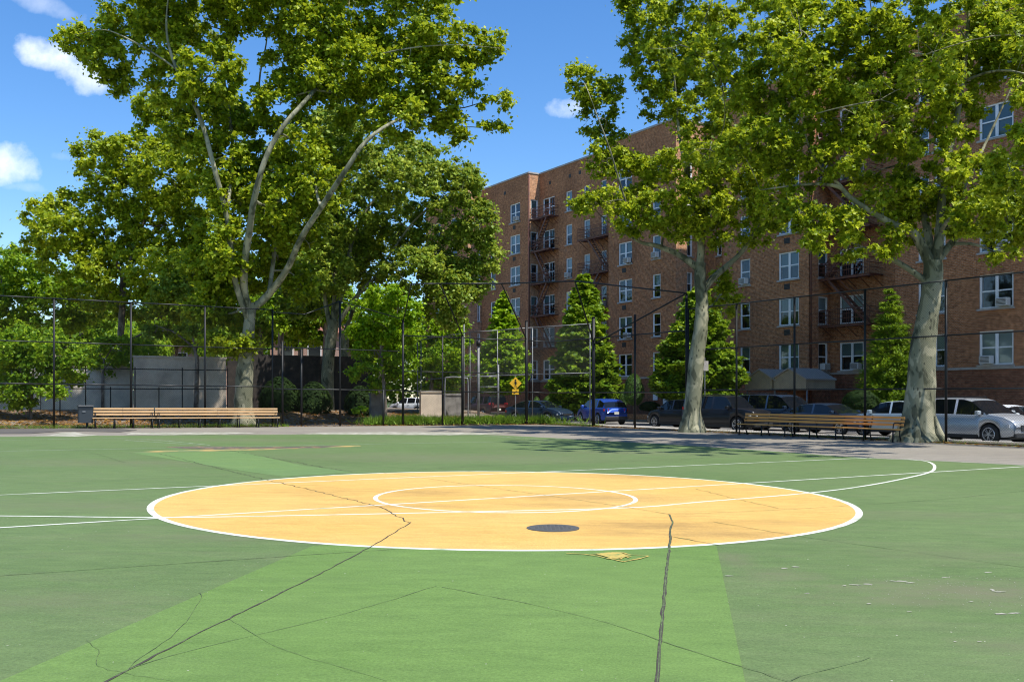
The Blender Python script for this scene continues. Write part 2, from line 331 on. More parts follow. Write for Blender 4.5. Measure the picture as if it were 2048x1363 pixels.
M['rustpaint'] = mat('rusty dark patch', (.085, .075, .055), .85, noise=(3, (.30, .17, .08), .5, .65))
area('court_dark_patch', [(330, 893.5), (400, 892), (500, 894), (690, 891), (640, 895.5), (430, 898.5), (370, 897)], M['rustpaint'])
C0 = Vector((-.09, 13.41, 0)); RB = 4.70; RS = 1.83
def circ(c, r, n=160): return [(c.x+math.cos(2*math.pi*i/n)*r, c.y+math.sin(2*math.pi*i/n)*r) for i in range(n+1)]
z = nextz(); cp = circ(C0, RB)[:-1]
tag(raw('centre_circle_paint', [(x, y, gz(x)+z) for x, y in cp], [list(range(len(cp)))], M['yellow']), kind='structure')
strip('centre_circle_line', circ(C0, RB+.01), .085, M['line'])
strip('inner_circle_line', circ(C0, RS), .065, M['line'])
def pxline(pix, n=4):
    Q = catmull([G(*a)[:2] for a in pix], n) if len(pix) > 2 else [G(*pix[0])[:2], G(*pix[1])[:2]]
    return Q
def dense(P, step):
    out_ = []
    for i in range(len(P)-1):
        a = Vector((P[i][0], P[i][1])); b = Vector((P[i+1][0], P[i+1][1])); k = max(1, int((b-a).length/step))
        for j in range(k): out_.append(a.lerp(b, j/k))
    out_.append(Vector((P[-1][0], P[-1][1]))); return out_
strip('court_line', pxline([(-200, 998.5), (1750, 915)]), .06, M['line'])
strip('court_line', pxline([(-300, 1073.5), (2300, 918)]), .065, M['line'])
strip('court_line', pxline([(-300, 1031), (0, 1032), (318, 1035), (600, 1031), (924, 1024), (1256, 1015.5), (1400, 1004), (1617, 986), (1740, 970), (1831, 952), (1862, 943), (1869, 936), (1866, 928), (1848, 921.5), (1800, 917)], 6), .065, M['line'])
strip('court_line', pxline([(-100, 904), (1104, 881)]), .05, M['oldline'])
strip('court_line', pxline([(-60, 881), (120, 878), (249, 876.5), (337, 882), (420, 890)]), .05, M['oldline'])
strip('court_line', pxline([(250, 880), (400, 890)]), .05, M['oldline'])
strip('court_line', pxline([(925, 868), (1110, 881)]), .055, M['oldline'])
strip('court_edge_line', pxline([(1110, 877.5), (1300, 886), (1500, 899), (1724, 915), (1890, 922.5), (2048, 930.5), (2300, 943)]), .06, M['oldline'])
M['splash'] = mat('flaked white paint', (.44, .41, .34), .85, noise=(2.2, (.25, .25, .18), .38, .55))
area('court_flaked_edge', [(60, 872), (100, 870), (125, 865), (150, 864), (170, 868), (200, 870.5), (150, 873)], M['splash'])
area('court_flaked_edge', [(250, 869), (262, 865.5), (330, 864.5), (470, 864), (520, 866), (430, 869), (330, 870)], M['splash'])
area('court_flaked_edge', [(590, 868), (640, 865), (760, 864), (990, 865), (1015, 868), (900, 870), (720, 869)], M['splash'])
# cracks
def crack(pix, w, m='crack', wig=.011, wob=.3):
    if w < .012: m = 'hair'; wig *= .5
    P = dense(pxline(pix, 4), .10); Q = []
    for i, p in enumerate(P):
        a = P[max(i-1, 0)]; b = P[min(i+1, len(P)-1)]; t = (b-a).normalized() if (b-a).length > 0 else Vector((1, 0)); n = Vector((-t.y, t.x))
        Q.append(p+n*random.gauss(0, wig*.5))
    return strip('pavement_crack', Q, w, M[m], wob=wob)
crack([(1338, 1029), (1345, 1044), (1340, 1060), (1341, 1078), (1338, 1099), (1330, 1177), (1321, 1282), (1315, 1363), (1300, 1500)], .022, 'crack', .005, .15)
crack([(1338, 1029), (1345, 1044), (1340, 1060), (1341, 1078), (1338, 1099), (1330, 1177), (1321, 1282), (1315, 1363), (1300, 1500)], .007, 'seal', .005, .2)
crack([(822, 1045), (735, 1098), (600, 1168), (384, 1275), (217, 1363), (60, 1460)], 0.0130, 'crack', .010)
crack([(612, 978), (748, 1011), (787, 1028), (812, 1043), (822, 1045)], 0.0130, 'crack', .03)
crack([(-150, 1163), (0, 1152), (350, 1128), (700, 1105), (790, 1099)], 0.0105, 'crack', .012)
crack([(873, 1173), (700, 1226), (499, 1274), (326, 1318), (230, 1350)], 0.0045, 'crack', .02)
crack([(885, 1175), (1073, 1212), (1225, 1251), (1400, 1308), (1521, 1347), (1600, 1372)], 0.0055, 'crack', .02)
crack([(457, 1239), (549, 1293), (650, 1328), (772, 1364)], 0.0028, 'crack', .02)
crack([(396, 1186), (403, 1195), (380, 1235), (341, 1277), (280, 1318), (250, 1348)], 0.0036, 'crack', .02)
crack([(175, 1281), (198, 1308), (196, 1333), (253, 1348), (345, 1364)], 0.0022, 'crack', .03)
crack([(760, 945), (834, 954), (971, 974), (1147, 999), (1260, 1016), (1338, 1029)], 0.0085, 'crack', .03)
crack([(1341, 1030), (1558, 1020), (1706, 1011), (1890, 998), (2048, 982), (2200, 970)], 0.0085, 'crack', .03)
crack([(1425, 1044), (1606, 1074), (1817, 1103), (2048, 1135), (2250, 1160)], 0.0085, 'crack', .025)
crack([(1344, 1074), (1438, 1091)], 0.0100, 'crack', .03)
crack([(318, 907), (480, 947), (612, 978)], 0.0130, 'crack', .04)
crack([(460, 901), (700, 944)], 0.0144, 'crack', .05)
crack([(819, 940), (990, 931), (1300, 921), (1459, 913)], 0.0130, 'crack', .04)
crack([(-80, 971), (100, 965), (476, 951)], 0.0086, 'crack', .04)
crack([(1392, 978), (1480, 1000), (1558, 1017)], 0.0086, 'crack', .04)
crack([(1580, 1362), (1743, 1316)], 0.0043, 'crack', .02)
crack([(100, 897), (180, 905), (250, 925)], 0.0086, 'crack', .05)
# flakes of bare ground in the scuffed paint (bottom right)
fz = [0]
def fleck(px, py, rx, ry, n=9):
    fz[0] += .0000005; z = .0071+fz[0]; V = []
    for k in range(n):
        a = 2*math.pi*k/n; q = random.uniform(.35, 1.1); p = G(px+math.cos(a)*rx*q, py+math.sin(a)*ry*q); V.append((p.x, p.y, gz(p.x)+z))
    return V
mbf = MB()
rs = random.Random(3)
for cx_, cy_, sx, sy in ((1590, 1134, 16, 1.2), (1570, 1137, 10, 1), (1712, 1170, 22, 1.3), (1735, 1169, 13, 1.4), (1690, 1172, 8, 1), (1800, 1163, 24, 1.5), (1820, 1166, 14, 1.2), (1785, 1162, 10, 1), (1999, 1184, 20, 1.4), (1985, 1180, 7, 3),
                         (2000, 1228, 26, 1.6), (2030, 1227, 20, 1.5), (1737, 1208, 9, 1.4), (1943, 1204, 10, 1), (1615, 1187, 9, .9), (1460, 1152, 14, .8), (1890, 1155, 14, 1), (1975, 1145, 12, 1), (1910, 1284, 6, .9), (1960, 1284, 8, .9), (1820, 1224, 10, .7)):
    mbf.add(fleck(cx_, cy_, sx*.8, sy*.9, 13), [tuple(range(11))])
for _ in range(230):
    cx_ = rs.gauss(1890, 110); cy_ = 1150+abs(rs.gauss(15, 35)); s_ = rs.uniform(.6, 1.9)
    mbf.add(fleck(cx_, cy_, s_*.8, s_*.4, 5), [tuple(range(5))])
for _ in range(260):
    cx_ = rs.uniform(0, 2048); cy_ = rs.uniform(1110, 1363); s_ = rs.uniform(.5, 1.3)
    mbf.add(fleck(cx_, cy_, s_*.8, s_*.4, 5), [tuple(range(5))])
M['bare'] = mat('bare pale asphalt chips', (.34, .33, .26), .9)
tag(mbf.build('paint_chip', M['bare']), kind='stuff')
# ochre paint scrawl below the circle
SC = [[(1133, 1108), (1180, 1111), (1240, 1123), (1252, 1124), (1297, 1113.5), (1262, 1111), (1240, 1105.5), (1215, 1107), (1180, 1110)],
      [(1190, 1111), (1225, 1114), (1215, 1119), (1240, 1116), (1262, 1114)], [(1215, 1107), (1230, 1111), (1250, 1112), (1240, 1120)], [(1200, 1109), (1212, 1113), (1236, 1109), (1258, 1117)]]
M['ochre'] = mat('ochre scrawl paint', (.46, .34, .08), .8, noise=(14, (.16, .22, .06), .48, .66))
layer[0] += .0003
for q in SC: strip('paint_scrawl', pxline(q, 4), .02, M['ochre'], wob=.3)
area('paint_scrawl', [(1192, 1109.5), (1216, 1107), (1240, 1106), (1248, 1110), (1262, 1112), (1244, 1116), (1236, 1119), (1222, 1118.5), (1208, 1114)], M['ochre'])
# manhole
mh = G(1106, 1057); mo = empty('manhole_cover', (mh.x, mh.y, gz(mh.x)+layer[0]), label='round dark iron manhole cover set in the yellow circle', cat='manhole cover')
b = MB(); b.cyl((0, 0, -.003), .285, (0, 0, 1), .008, 48); b.build('rim', M['iron'], mo)
b = MB(); b.cyl((0, 0, .000), .255, (0, 0, 1), .006, 48)
for i in range(-5, 6):
    for j in range(-5, 6):
        if (i*i+j*j)*.0020 < .048 and (i+j) % 2: b.box(i*.044-.014, i*.044+.014, j*.044-.014, j*.044+.014, .003, .006)
b.build('lid', M['iron'], mo)
# land beyond the left fence: path, then a rising bank of leaf litter
def bank_h(s): return .62*max(0, min(1, (s-2.2)/7))**1.2
V = []; Fc = []; nu = 60; nv = 30
for i in range(nu+1):
    for j in range(nv+1):
        s_ = [0, .8, 1.6, 2.2, 3, 4, 5, 6, 7, 8, 9, 10, 12, 14, 16, 18, 21, 24, 28, 32, 38, 45, 55, 65, 80, 100, 130, 170, 220, 300, 400][j]; t_ = -60+i*1.5+(26.65-30)
        tt = -60+i*(86.65/nu); p = P0+E1*tt+N1*s_
        V.append((p.x, p.y, gz(max(-30, p.x))+bank_h(s_)+(random.uniform(-.03, .03) if 2 < s_ < 40 else 0)))
for i in range(nu):
    for j in range(nv): a = i*(nv+1)+j; Fc.append((a, a+nv+1, a+nv+2, a+1))
tag(raw('bank', V, Fc, M['soil'], smooth=True), kind='structure')
def pl(s_, t_): p = P0+E1*t_+N1*s_; return (p.x, p.y)
sheet('park_path', [pl(.35, -55), pl(.35, 26.4), pl(2.1, 26.4), pl(2.1, -55)], M['path'], .006)
# street side
def slab(name, r0, r1, t0, t1, m, lift, thick=0):
    P = [pr(r0, t0), pr(r1, t0), pr(r1, t1), pr(r0, t1)]; V = [(p.x, p.y, gz(p.x)+lift) for p in P]; V2 = [(p.x, p.y, gz(p.x)+lift-max(thick, .01)) for p in P]
    return tag(raw(name, V2+V, [(3, 2, 1, 0), (4, 5, 6, 7), (0, 1, 5, 4), (1, 2, 6, 5), (2, 3, 7, 6), (3, 0, 4, 7)], m), kind='structure')
T0, T1 = -140, 75
slab('road', 33.15, 43.1, T0, T1, M['street'], -.16, .05)
slab('kerb', 33.0, 33.15, T0, T1, M['kerb'], -.005, .3); slab('kerb', 43.1, 43.25, T0, T1, M['kerb'], -.02, .3)
slab('sidewalk', 29.5, 33.0, tc_-1, T1, M['walk'], -.006, .3); slab('sidewalk', 29.5, 33.0, T0, tc_-1, M['soil'], -.006, .3)
slab('sidewalk', 43.25, 45.2, T0, T1, M['walk'], -.02, .3); slab('planting_bed', 45.2, 52, T0, T1, M['soil'], -.01, .3)
slab('land', 52, 300, T0-200, T1+60, M['grassground'], -.05, .3)
b = MB()                                             # sidewalk joints are scored, painted kerb ends
# fallen leaves, weeds
def leaf_cards(C, size, up=.6, droop=0, tmpl='kite', seed=0, axis=None):
    """C (n,3) centres -> verts, faces of small folded leaves"""
    rg = np.random.default_rng(seed); n = len(C)
    nrm = rg.normal(size=(n, 3)); nrm /= np.linalg.norm(nrm, axis=1)[:, None]; nrm[:, 2] = np.abs(nrm[:, 2]); nrm = nrm*(1-up)+np.array([0, 0, 1.])*up; nrm /= np.linalg.norm(nrm, axis=1)[:, None]
    a = rg.normal(size=(n, 3)) if axis is None else axis+rg.normal(size=(n, 3))*.45
    a -= (a*nrm).sum(1)[:, None]*nrm; a /= (np.linalg.norm(a, axis=1)[:, None]+1e-9); a[:, 2] -= droop; a /= np.linalg.norm(a, axis=1)[:, None]
    sd_ = np.cross(nrm, a); sz = size*rg.uniform(.65, 1.3, size=n)
    if tmpl == 'kite': T = np.array([(0, -.45, 0), (.42, .05, .10), (0, .62, -.05), (-.42, .05, .10)]); FT = np.array([(0, 1, 2), (0, 2, 3)])
    elif tmpl == 'lobed': T = np.array([(0, -.5, 0), (.30, -.28, .06), (.56, .14, .12), (.2, .12, .02), (0, .66, -.05), (-.2, .12, .02), (-.56, .14, .12), (-.30, -.28, .06)]); FT = np.array([(0, 1, 3), (1, 2, 3), (0, 3, 4), (0, 4, 5), (0, 5, 7), (5, 6, 7)])
    elif tmpl == 'needle': T = np.array([(0, -.5, 0), (.15, .0, .03), (0, .7, 0), (-.15, .0, .03)]); FT = np.array([(0, 1, 2), (0, 2, 3)])
    elif tmpl == 'blade': T = np.array([(-.06, -.5, 0), (.06, -.5, 0), (0, .9, .1)]); FT = np.array([(0, 1, 2)])
    V = C[:, None, :]+sz[:, None, None]*(T[None, :, 0:1]*sd_[:, None, :]+T[None, :, 1:2]*a[:, None, :]+T[None, :, 2:3]*nrm[:, None, :])
    Fi = (np.arange(n)*len(T))[:, None, None]+FT[None]
    return V.reshape(-1, 3), Fi.reshape(-1, 3)
def litter(name, n, fn, m, size, up=.9, seed=1, tm='kite'):
    C = np.array([fn() for _ in range(n)]); V, Fc = leaf_cards(C, size, up, seed=seed, tmpl=tm); return tag(raw(name, V, Fc, m), kind='stuff')
R5 = random.Random(5)
def fl():
    s_ = abs(R5.gauss(0, .16))+.02; t_ = R5.uniform(-14, 26.5); p = P0+E1*t_+N1*(s_*R5.choice((1, 1, -.6))); return (p.x, p.y, gz(p.x)+.02+R5.random()*.03)
litter('leaf_litter', 3500, fl, M['litter'], .10)
def fl():
    s_ = R5.uniform(2.2, 9); t_ = R5.uniform(-16, 24); p = P0+E1*t_+N1*s_; return (p.x, p.y, gz(p.x)+bank_h(s_)+.03+R5.random()*.03)
litter('leaf_litter', 16000, fl, M['litter'], .12, .75, 2)
def fl():
    r = 29.5+R5.gauss(-.02, .22); t_ = tc_+R5.uniform(0, 45); p = pr(r, t_); return (p.x, p.y, gz(p.x)+.015+R5.random()*.03)
litter('leaf_litter', 3000, fl, M['litter'], .10, .8, 3)
def blades(name, n, fn, size, seed):
    C = np.array([fn() for _ in range(n)]); ax = np.tile(np.array([0, 0, 1.6]), (n, 1)); V, Fc = leaf_cards(C, size, 0, axis=ax, tmpl='blade', seed=seed); return tag(raw(name, V, Fc, M['weed']), kind='stuff')
def fw():
    t_ = R5.choice((R5.uniform(16, 27), R5.gauss(23, 2.2), R5.gauss(18.3, .8))); p = P0+E1*t_+N1*abs(R5.gauss(.5, .7)); return (p.x, p.y, gz(p.x)+R5.uniform(.05, .30))
blades('weed', 9000, fw, .35, 9)
def fw():
    t_ = R5.uniform(-2, 12); p = P0+E1*t_+N1*R5.gauss(.1, .35); return (p.x, p.y, gz(p.x)+R5.uniform(.02, .09))
blades('weed', 3500, fw, .14, 10)
def fw():
    t_ = tc_+R5.choice((R5.uniform(0, 4), R5.uniform(12, 40))); p = pr(29.5+R5.gauss(.15, .25), t_); return (p.x, p.y, gz(p.x)+R5.uniform(.02, .07))
blades('weed', 3500, fw, .12, 12)
# ------------------------------------------------------------------ chain link fences
M['darkpatch'] = court_mat('dark old asphalt', (.085, .078, .072), (.11, .10, .09), (.17, .15, .13), .0)
area('asphalt_patch', [(-200, 858), (-200, 868), (60, 867), (130, 862), (240, 864), (275, 860), (240, 857)], M['darkpatch'])
def link_panel(a, b_, z0a, z1a, z0b, z1b, m, parent, pitch=.062, w=.0042, name='chain_link'):
    """real diagonal wires between two uprights a and b"""
    a = Vector((a.x, a.y, 0)); b_ = Vector((b_.x, b_.y, 0)); Ln = (b_-a).length; t = (b_-a)/Ln; nrm = Vector((-t.y, t.x, 0))
    H = max(z1a-z0a, z1b-z0b); V = []; Fc = []
    step = pitch*math.sqrt(2)
    lo = lambda u: z0a+(z0b-z0a)*u/Ln
    hi = lambda u: z1a+(z1b-z1a)*u/Ln
    for sgn in (1, -1):
        c = -H if sgn > 0 else 0
        end = Ln if sgn > 0 else Ln+H
        while c < end:
            # wire u = c + sgn*(z-z0); clip to 0..Ln
            zA, zB = 0.0, H
            if sgn > 0: zA = max(0, -c); zB = min(H, Ln-c)
            else: zA = max(0, c-Ln); zB = min(H, c)
            if zB-zA > .02:
                k = max(1, int((zB-zA)/.9))
                for q in range(k):
                    za = zA+(zB-zA)*q/k; zb = zA+(zB-zA)*(q+1)/k
                    ua = c+sgn*za; ub = c+sgn*zb
                    fa = (hi(ua)-lo(ua))/H; fb = (hi(ub)-lo(ub))/H
                    off = .004*sgn; base = len(V)
                    for u, zz in ((ua, lo(ua)+za*fa), (ub, lo(ub)+zb*fb)):
                        p = a+t*u
                        d = Vector((t.x, t.y, -sgn))*.7071*w
                        V.append((p.x+nrm.x*(off)+d.x*.5, p.y+nrm.y*off+d.y*.5, zz+d.z*.5))
                        V.append((p.x+nrm.x*(off)-d.x*.5, p.y+nrm.y*off-d.y*.5, zz-d.z*.5))
                        V.append((p.x+nrm.x*(off+w*.9), p.y+nrm.y*(off+w*.9), zz))
                    Fc += [(base, base+1, base+4, base+3), (base+1, base+2, base+5, base+4), (base+2, base, base+3, base+5)]
            c += step
    return raw(name, np.array(V), np.array(Fc), m, parent)
def fence(name, label, pts, heights, rails, m_post='black', m_rail='rail', m_wire='wire', rp=.045, w=.0042, pitch=.062, group=None, thick=None, zlo=None):
    o = empty(name, (0, 0, 0), label=label, cat='fence', group=group)
    for i, p in enumerate(pts):
        b = MB(); z = gz(p.x); r = rp if thick is None else thick[i]
        b.tube([(p.x, p.y, z-.1), (p.x, p.y, z+heights[i])], r, 10); b.tube([(p.x, p.y, z+heights[i]), (p.x, p.y, z+heights[i]+.04)], [r*1.25, r*.5], 10); b.build('post', M[m_post], o, True)
    for i in range(len(pts)-1):
        p, q = pts[i], pts[i+1]
        for k, fr in enumerate(rails):
            b = MB(); za = gz(p.x)+(heights[i]-.04)*fr+.05; zb = gz(q.x)+(heights[i+1]-.04)*fr+.05
            b.tube([(p.x, p.y, za), (q.x, q.y, zb)], .026 if fr > .02 else .016, 8); b.build('rail', M[m_rail], o, True)
        zl = .05 if zlo is None else zlo[i]
        link_panel(p, q, gz(p.x)+zl, gz(p.x)+heights[i], gz(q.x)+zl, gz(q.x)+heights[i+1], M[m_wire], o, pitch, w)
    return o
HF = 5.5
lp = [on_left(px) for px in (-560, -330, -190, -60, 108, 262, 410, 545)]
fence('chain_link_fence', 'tall black chain link fence behind the pale benches on the left', lp, [HF]*8, (0, .335, .66, 1))
lp2 = [on_left(px) for px in (545.5, 603, 680, 767, 806)]
lp2[0] = on_left(548)
o = empty('chain_link_fence', label='black chain link fence section between the pale bench and the backstop', cat='fence')
for i, (p, h) in enumerate(zip([on_left(565), on_left(603), on_left(680), on_left(767)], (4.0, 3.7, 6.1, 1.8))):
    b = MB(); z = gz(p.x); b.tube([(p.x, p.y, z-.1), (p.x, p.y, z+h)], .05, 10); b.build('post', M['black'], o, True)
a_, b2_ = on_left(548), on_left(800)
for zz, r in ((.05, .016), (1.78, .026), (3.75, .026)):
    b = MB(); b.tube([(a_.x, a_.y, gz(a_.x)+zz), (b2_.x, b2_.y, gz(b2_.x)+zz)], r, 8); b.build('rail', M['rail'], o, True)
b = MB(); q = on_left(680); b.tube([(a_.x, a_.y, gz(a_.x)+HF-.1), (on_left(610).x, on_left(610).y, 5.45), (q.x, q.y, gz(q.x)+6.1)], .026, 8); b.tube([(q.x, q.y, gz(q.x)+6.1), (b2_.x, b2_.y, gz(b2_.x)+5.4)], .026, 8); b.build('rail', M['rail'], o, True)
link_panel(a_, q, .1, 3.8, .1, 3.8, M['wire'], o); link_panel(q, b2_, .1, 3.8, .1, 3.8, M['wire'], o)
# backstop round the corner with an overhanging hood
o = empty('backstop', (corner.x, corner.y, gz(corner.x)), label='black chain link baseball backstop with overhanging hood at the court corner', cat='backstop')
o.location = (0, 0, 0)
bp = [on_left(806), on_left(885), on_left(925), on_left(1053), on_r(1187, 29.5), on_r(1270, 29.5), on_r(1373, 29.5)]
bh = [5.3, 4.6, 4.65, 5.6, 5.6, 5.5, 6.2]
for p, h, r in zip(bp, bh, (.06, .045, .07, .08, .09, .05, .055)):
    b = MB(); z = gz(p.x); b.tube([(p.x, p.y, z-.1), (p.x, p.y, z+h)], r, 12); b.tube([(p.x, p.y, z+h), (p.x, p.y, z+h+.05)], [r*1.2, r*.4], 12); b.build('post', M['black'], o, True)
ring = [bp[0], bp[2], bp[3], corner, bp[4], bp[5], bp[6]]
for zz, r in ((.05, .016), (1.75, .028), (2.75, .022), (4.55, .03)):
    for i in range(len(ring)-1):
        if zz == 2.75 and i > 3: continue
        b = MB(); b.tube([(ring[i].x, ring[i].y, gz(ring[i].x)+zz), (ring[i+1].x, ring[i+1].y, gz(ring[i+1].x)+zz)], r, 8); b.build('rail', M['rail'], o, True)
for i in range(len(ring)-1):
    link_panel(ring[i], ring[i+1], gz(ring[i].x)+.05, gz(ring[i].x)+4.6, gz(ring[i+1].x)+.05, gz(ring[i+1].x)+4.6, M['wire'], o)
hood = [Wp(822, 568, 46.0), Wp(880, 567, 46.0), Wp(1003, 567, 46.2), Wp(1150, 562, 45.5), Wp(1373, 586, 42.8)]
for i in range(len(hood)-1):
    b = MB(); b.tube([hood[i], hood[i+1]], .034, 8); b.build('hood_rail', M['rail'], o, True)
def brace(a, b__, r=.036): b = MB(); b.tube([a, b__], r, 8); b.build('brace', M['black'], o, True)
brace(hood[1], Vector((bp[2].x, bp[2].y, 4.7))); brace(hood[2], Vector((bp[3].x, bp[3].y, 4.6))); brace(hood[3], Vector((bp[4].x, bp[4].y, 4.3))); brace(hood[4], Vector((bp[4].x, bp[4].y, 4.2)))
brace(hood[0], Vector((bp[0].x, bp[0].y, 5.25)), .028)
# right fence along the street
rp_ = [on_r(px, 29.5) for px in (1376.5, 1473, 1589, 1730, 1892)]
q = rp_[-1]; rp_ += [q+RD*3.3, q+RD*6.6, q+RD*9.9, q+RD*13.2]
fence('chain_link_fence', 'tall black chain link fence along the street behind the orange bench', rp_, [HF]*9, (0, .33, .66, 1))
# galvanised mesh and pipe frames behind the backstop
gp = [Wp(px, 797, 58.5-(px-835)*.006) for px in (835, 842, 940, 995, 1065, 1180)]
o = fence('galvanised_fence', 'grey galvanised mesh fence standing behind the black backstop', gp, [5.0, 5.0, 5.45, 5.55, 5.7, 5.9], (0, .5, 1), 'galv', 'galv', 'greywire', .03, .0042, .075, zlo=[.05, .05, .05, 2.75, 2.75])
o = empty('pipe_frame', label='grey galvanised pipe frame with two rungs behind the backstop', cat='pipe frame')
a = Wp(957, 845, 55.5); c = Wp(997, 845, 55.5); b = MB(); b.tube([(a.x, a.y, -.2), (a.x, a.y, 4.5)], .075, 10); b.build('post', M['galv'], o, True)
b = MB(); b.tube([(c.x, c.y, -.2), (c.x, c.y, 3.4)], .04, 10); b.build('post', M['galv'], o, True)
for zz in (2.7, 2.1): b = MB(); b.tube([(a.x, a.y, zz), (c.x, c.y, zz)], .03, 8); b.build('rung', M['galv'], o, True)
b = MB(); b.tube([(a.x, a.y, 4.5), (a.x, a.y, 4.8)], .13, 10); b.build('post_cap', M['black'], o, True)
o = empty('pipe_frame', label='low grey bent pipe frame left of the rung frame, behind the backstop', cat='pipe frame')
a = Wp(890, 845, 55); c = Wp(936, 845, 55); b = MB(); b.tube(catmull([(a.x, a.y, -.1), (a.x, a.y, 2.3), (a.x+.2, a.y, 2.65), (c.x-.2, c.y, 2.6), (c.x, c.y, 2.3), (c.x, c.y, -.1)], 4), .04, 8); b.build('pipe', M['galv'], o, True)
# ------------------------------------------------------------------ benches and bin
def bench(name, label, A, B, face, H, m, legs, cat='bench'):
    """A,B ends on the ground, face = unit vector the sitter looks along"""
    o = empty(name, tuple((A+B)/2), label=label, cat=cat); mid = (A+B)/2; Ln = (B-A).length
    o.rotation_euler.z = math.atan2((B-A).y, (B-A).x)
    d = -1 if Vector((math.cos(o.rotation_euler.z+math.pi/2), math.sin(o.rotation_euler.z+math.pi/2), 0)).dot(face) < 0 else 1   # local +y*d = front
    tilt = math.atan2(gz(B.x)-gz(A.x), Ln); o.location.z = (gz(A.x)+gz(B.x))/2; o.rotation_euler.y = -tilt
    h = Ln/2
    b = MB()
    for y, z in ((.24, .45), (.13, .445), (.02, .44), (-.09, .437)): b.bbox(-h, h, d*y-.045, d*y+.045, z-.02, z+.02, .006)
    b.build('seat', m, o)
    b = MB()
    for k, (y, z) in enumerate(((-.17, .60), (-.20, .72), (-.235, .84))):
        for x0, x1 in ((-h, -h*.02), (-h*.02+.012, h)): b.box(x0, x1, d*y-.016, d*y+.016, z-.042, z+.042)
    b.build('backrest', m, o)
    for k in range(legs):
        x = -h+.12+(2*h-.24)*k/(legs-1); b = MB()
        b.tube([(x, d*.26, 0), (x, d*.25, .2), (x, d*.24, .42)], .026, 6); b.tube([(x, d*-.22, 0), (x, d*-.12, .22), (x, d*-.12, .42), (x, d*-.21, .66), (x, d*-.26, .90)], .024, 6)
        b.tube([(x, d*.24, .415), (x, d*-.13, .405)], .02, 6); b.box(x-.04, x+.04, d*.26-.05, d*.26+.05, 0, .02); b.box(x-.04, x+.04, d*-.22-.05, d*-.22+.05, 0, .02)
        if k in (0, legs-1): b.tube(catmull([(x, d*-.19, .62), (x, d*.0, .67), (x, d*.2, .64), (x, d*.25, .42)], 3), .02, 6)
        b.build('leg', M['black'], o, True)
    return o
s0 = -.62
bench('park_bench', 'short pale slatted park bench beside the dark bin', on_left(184, s0), on_left(309, s0), -N1, .9, M['woodpale'], 4)
bench('park_bench', 'long pale slatted park bench in front of the big plane trunk', on_left(311, s0), on_left(557, s0), -N1, .9, M['woodpale'], 7)
A = on_r(1483, 28.6); B_ = on_r(1801, 28.6)
bench('park_bench', 'long orange varnished slatted bench between the two street side plane trunks', A, B_, -RN, .9, M['woodorange'], 7)
q = on_left(171, -.35); o = empty('litter_bin', (q.x, q.y, gz(q.x)), .5, 'dark square litter bin on a post beside the short pale bench', 'litter bin')
M['bin'] = mat('dark blue grey bin', (.025, .032, .038), .5)
b = MB(); b.bbox(-.29, .29, -.25, .25, .24, .92, .03); b.build('bin_body', M['bin'], o)
b = MB(); b.bbox(-.32, .32, -.28, .28, .92, .98, .02); b.box(-.31, .31, -.27, .27, .83, .86); b.build('lid', M['bin'], o)
b = MB(); b.box(-.14, -.02, -.286, -.252, .70, .74); b.build('label_plate', M['galv'], o)
b = MB(); b.tube([(.06, 0, 0), (.06, 0, .25)], .05, 8); b.box(-.14, .26, -.1, .1, 0, .02); b.build('leg', M['black'], o)
LEAFK, PERK, DENSK, BLK = .98, 2.1, 3.3, 1.15
# ------------------------------------------------------------------ trees
def tube_np(P, R, n):
    """fast tube: returns verts, quads"""
    P = np.asarray(P, float); m = len(P); T = np.gradient(P, axis=0); T /= (np.linalg.norm(T, axis=1)[:, None]+1e-9)
    ref = np.array([.3, .2, 1.]) if abs(T[0, 2]) < .9 else np.array([1., .1, 0]); A = np.zeros_like(P)
    a = np.cross(T[0], ref); a /= np.linalg.norm(a)
    for i in range(m):
        a = a-T[i]*a.dot(T[i]); a /= (np.linalg.norm(a)+1e-9); A[i] = a
    B = np.cross(T, A); an = np.arange(n)*2*np.pi/n; R = np.asarray(R, float)
    V = P[:, None]+R[:, None, None]*(A[:, None]*np.cos(an)[None, :, None]+B[:, None]*np.sin(an)[None, :, None])
    i = np.arange(m-1)[:, None]*n; k = np.arange(n)[None]; k2 = (k+1) % n
    Fq = np.stack([i+k, i+k2, i+n+k2, i+n+k], -1).reshape(-1, 4)
    return V.reshape(-1, 3), Fq
class TubeSet:
    def __init__(s): s.V = []; s.F = []; s.b = 0
    def add(s, P, R, n): V, Fq = tube_np(P, R, n); s.V.append(V); s.F.append(Fq+s.b); s.b += len(V)
    def build(s, name, m, parent): return raw(name, np.concatenate(s.V), np.concatenate(s.F), m, parent, smooth=True)
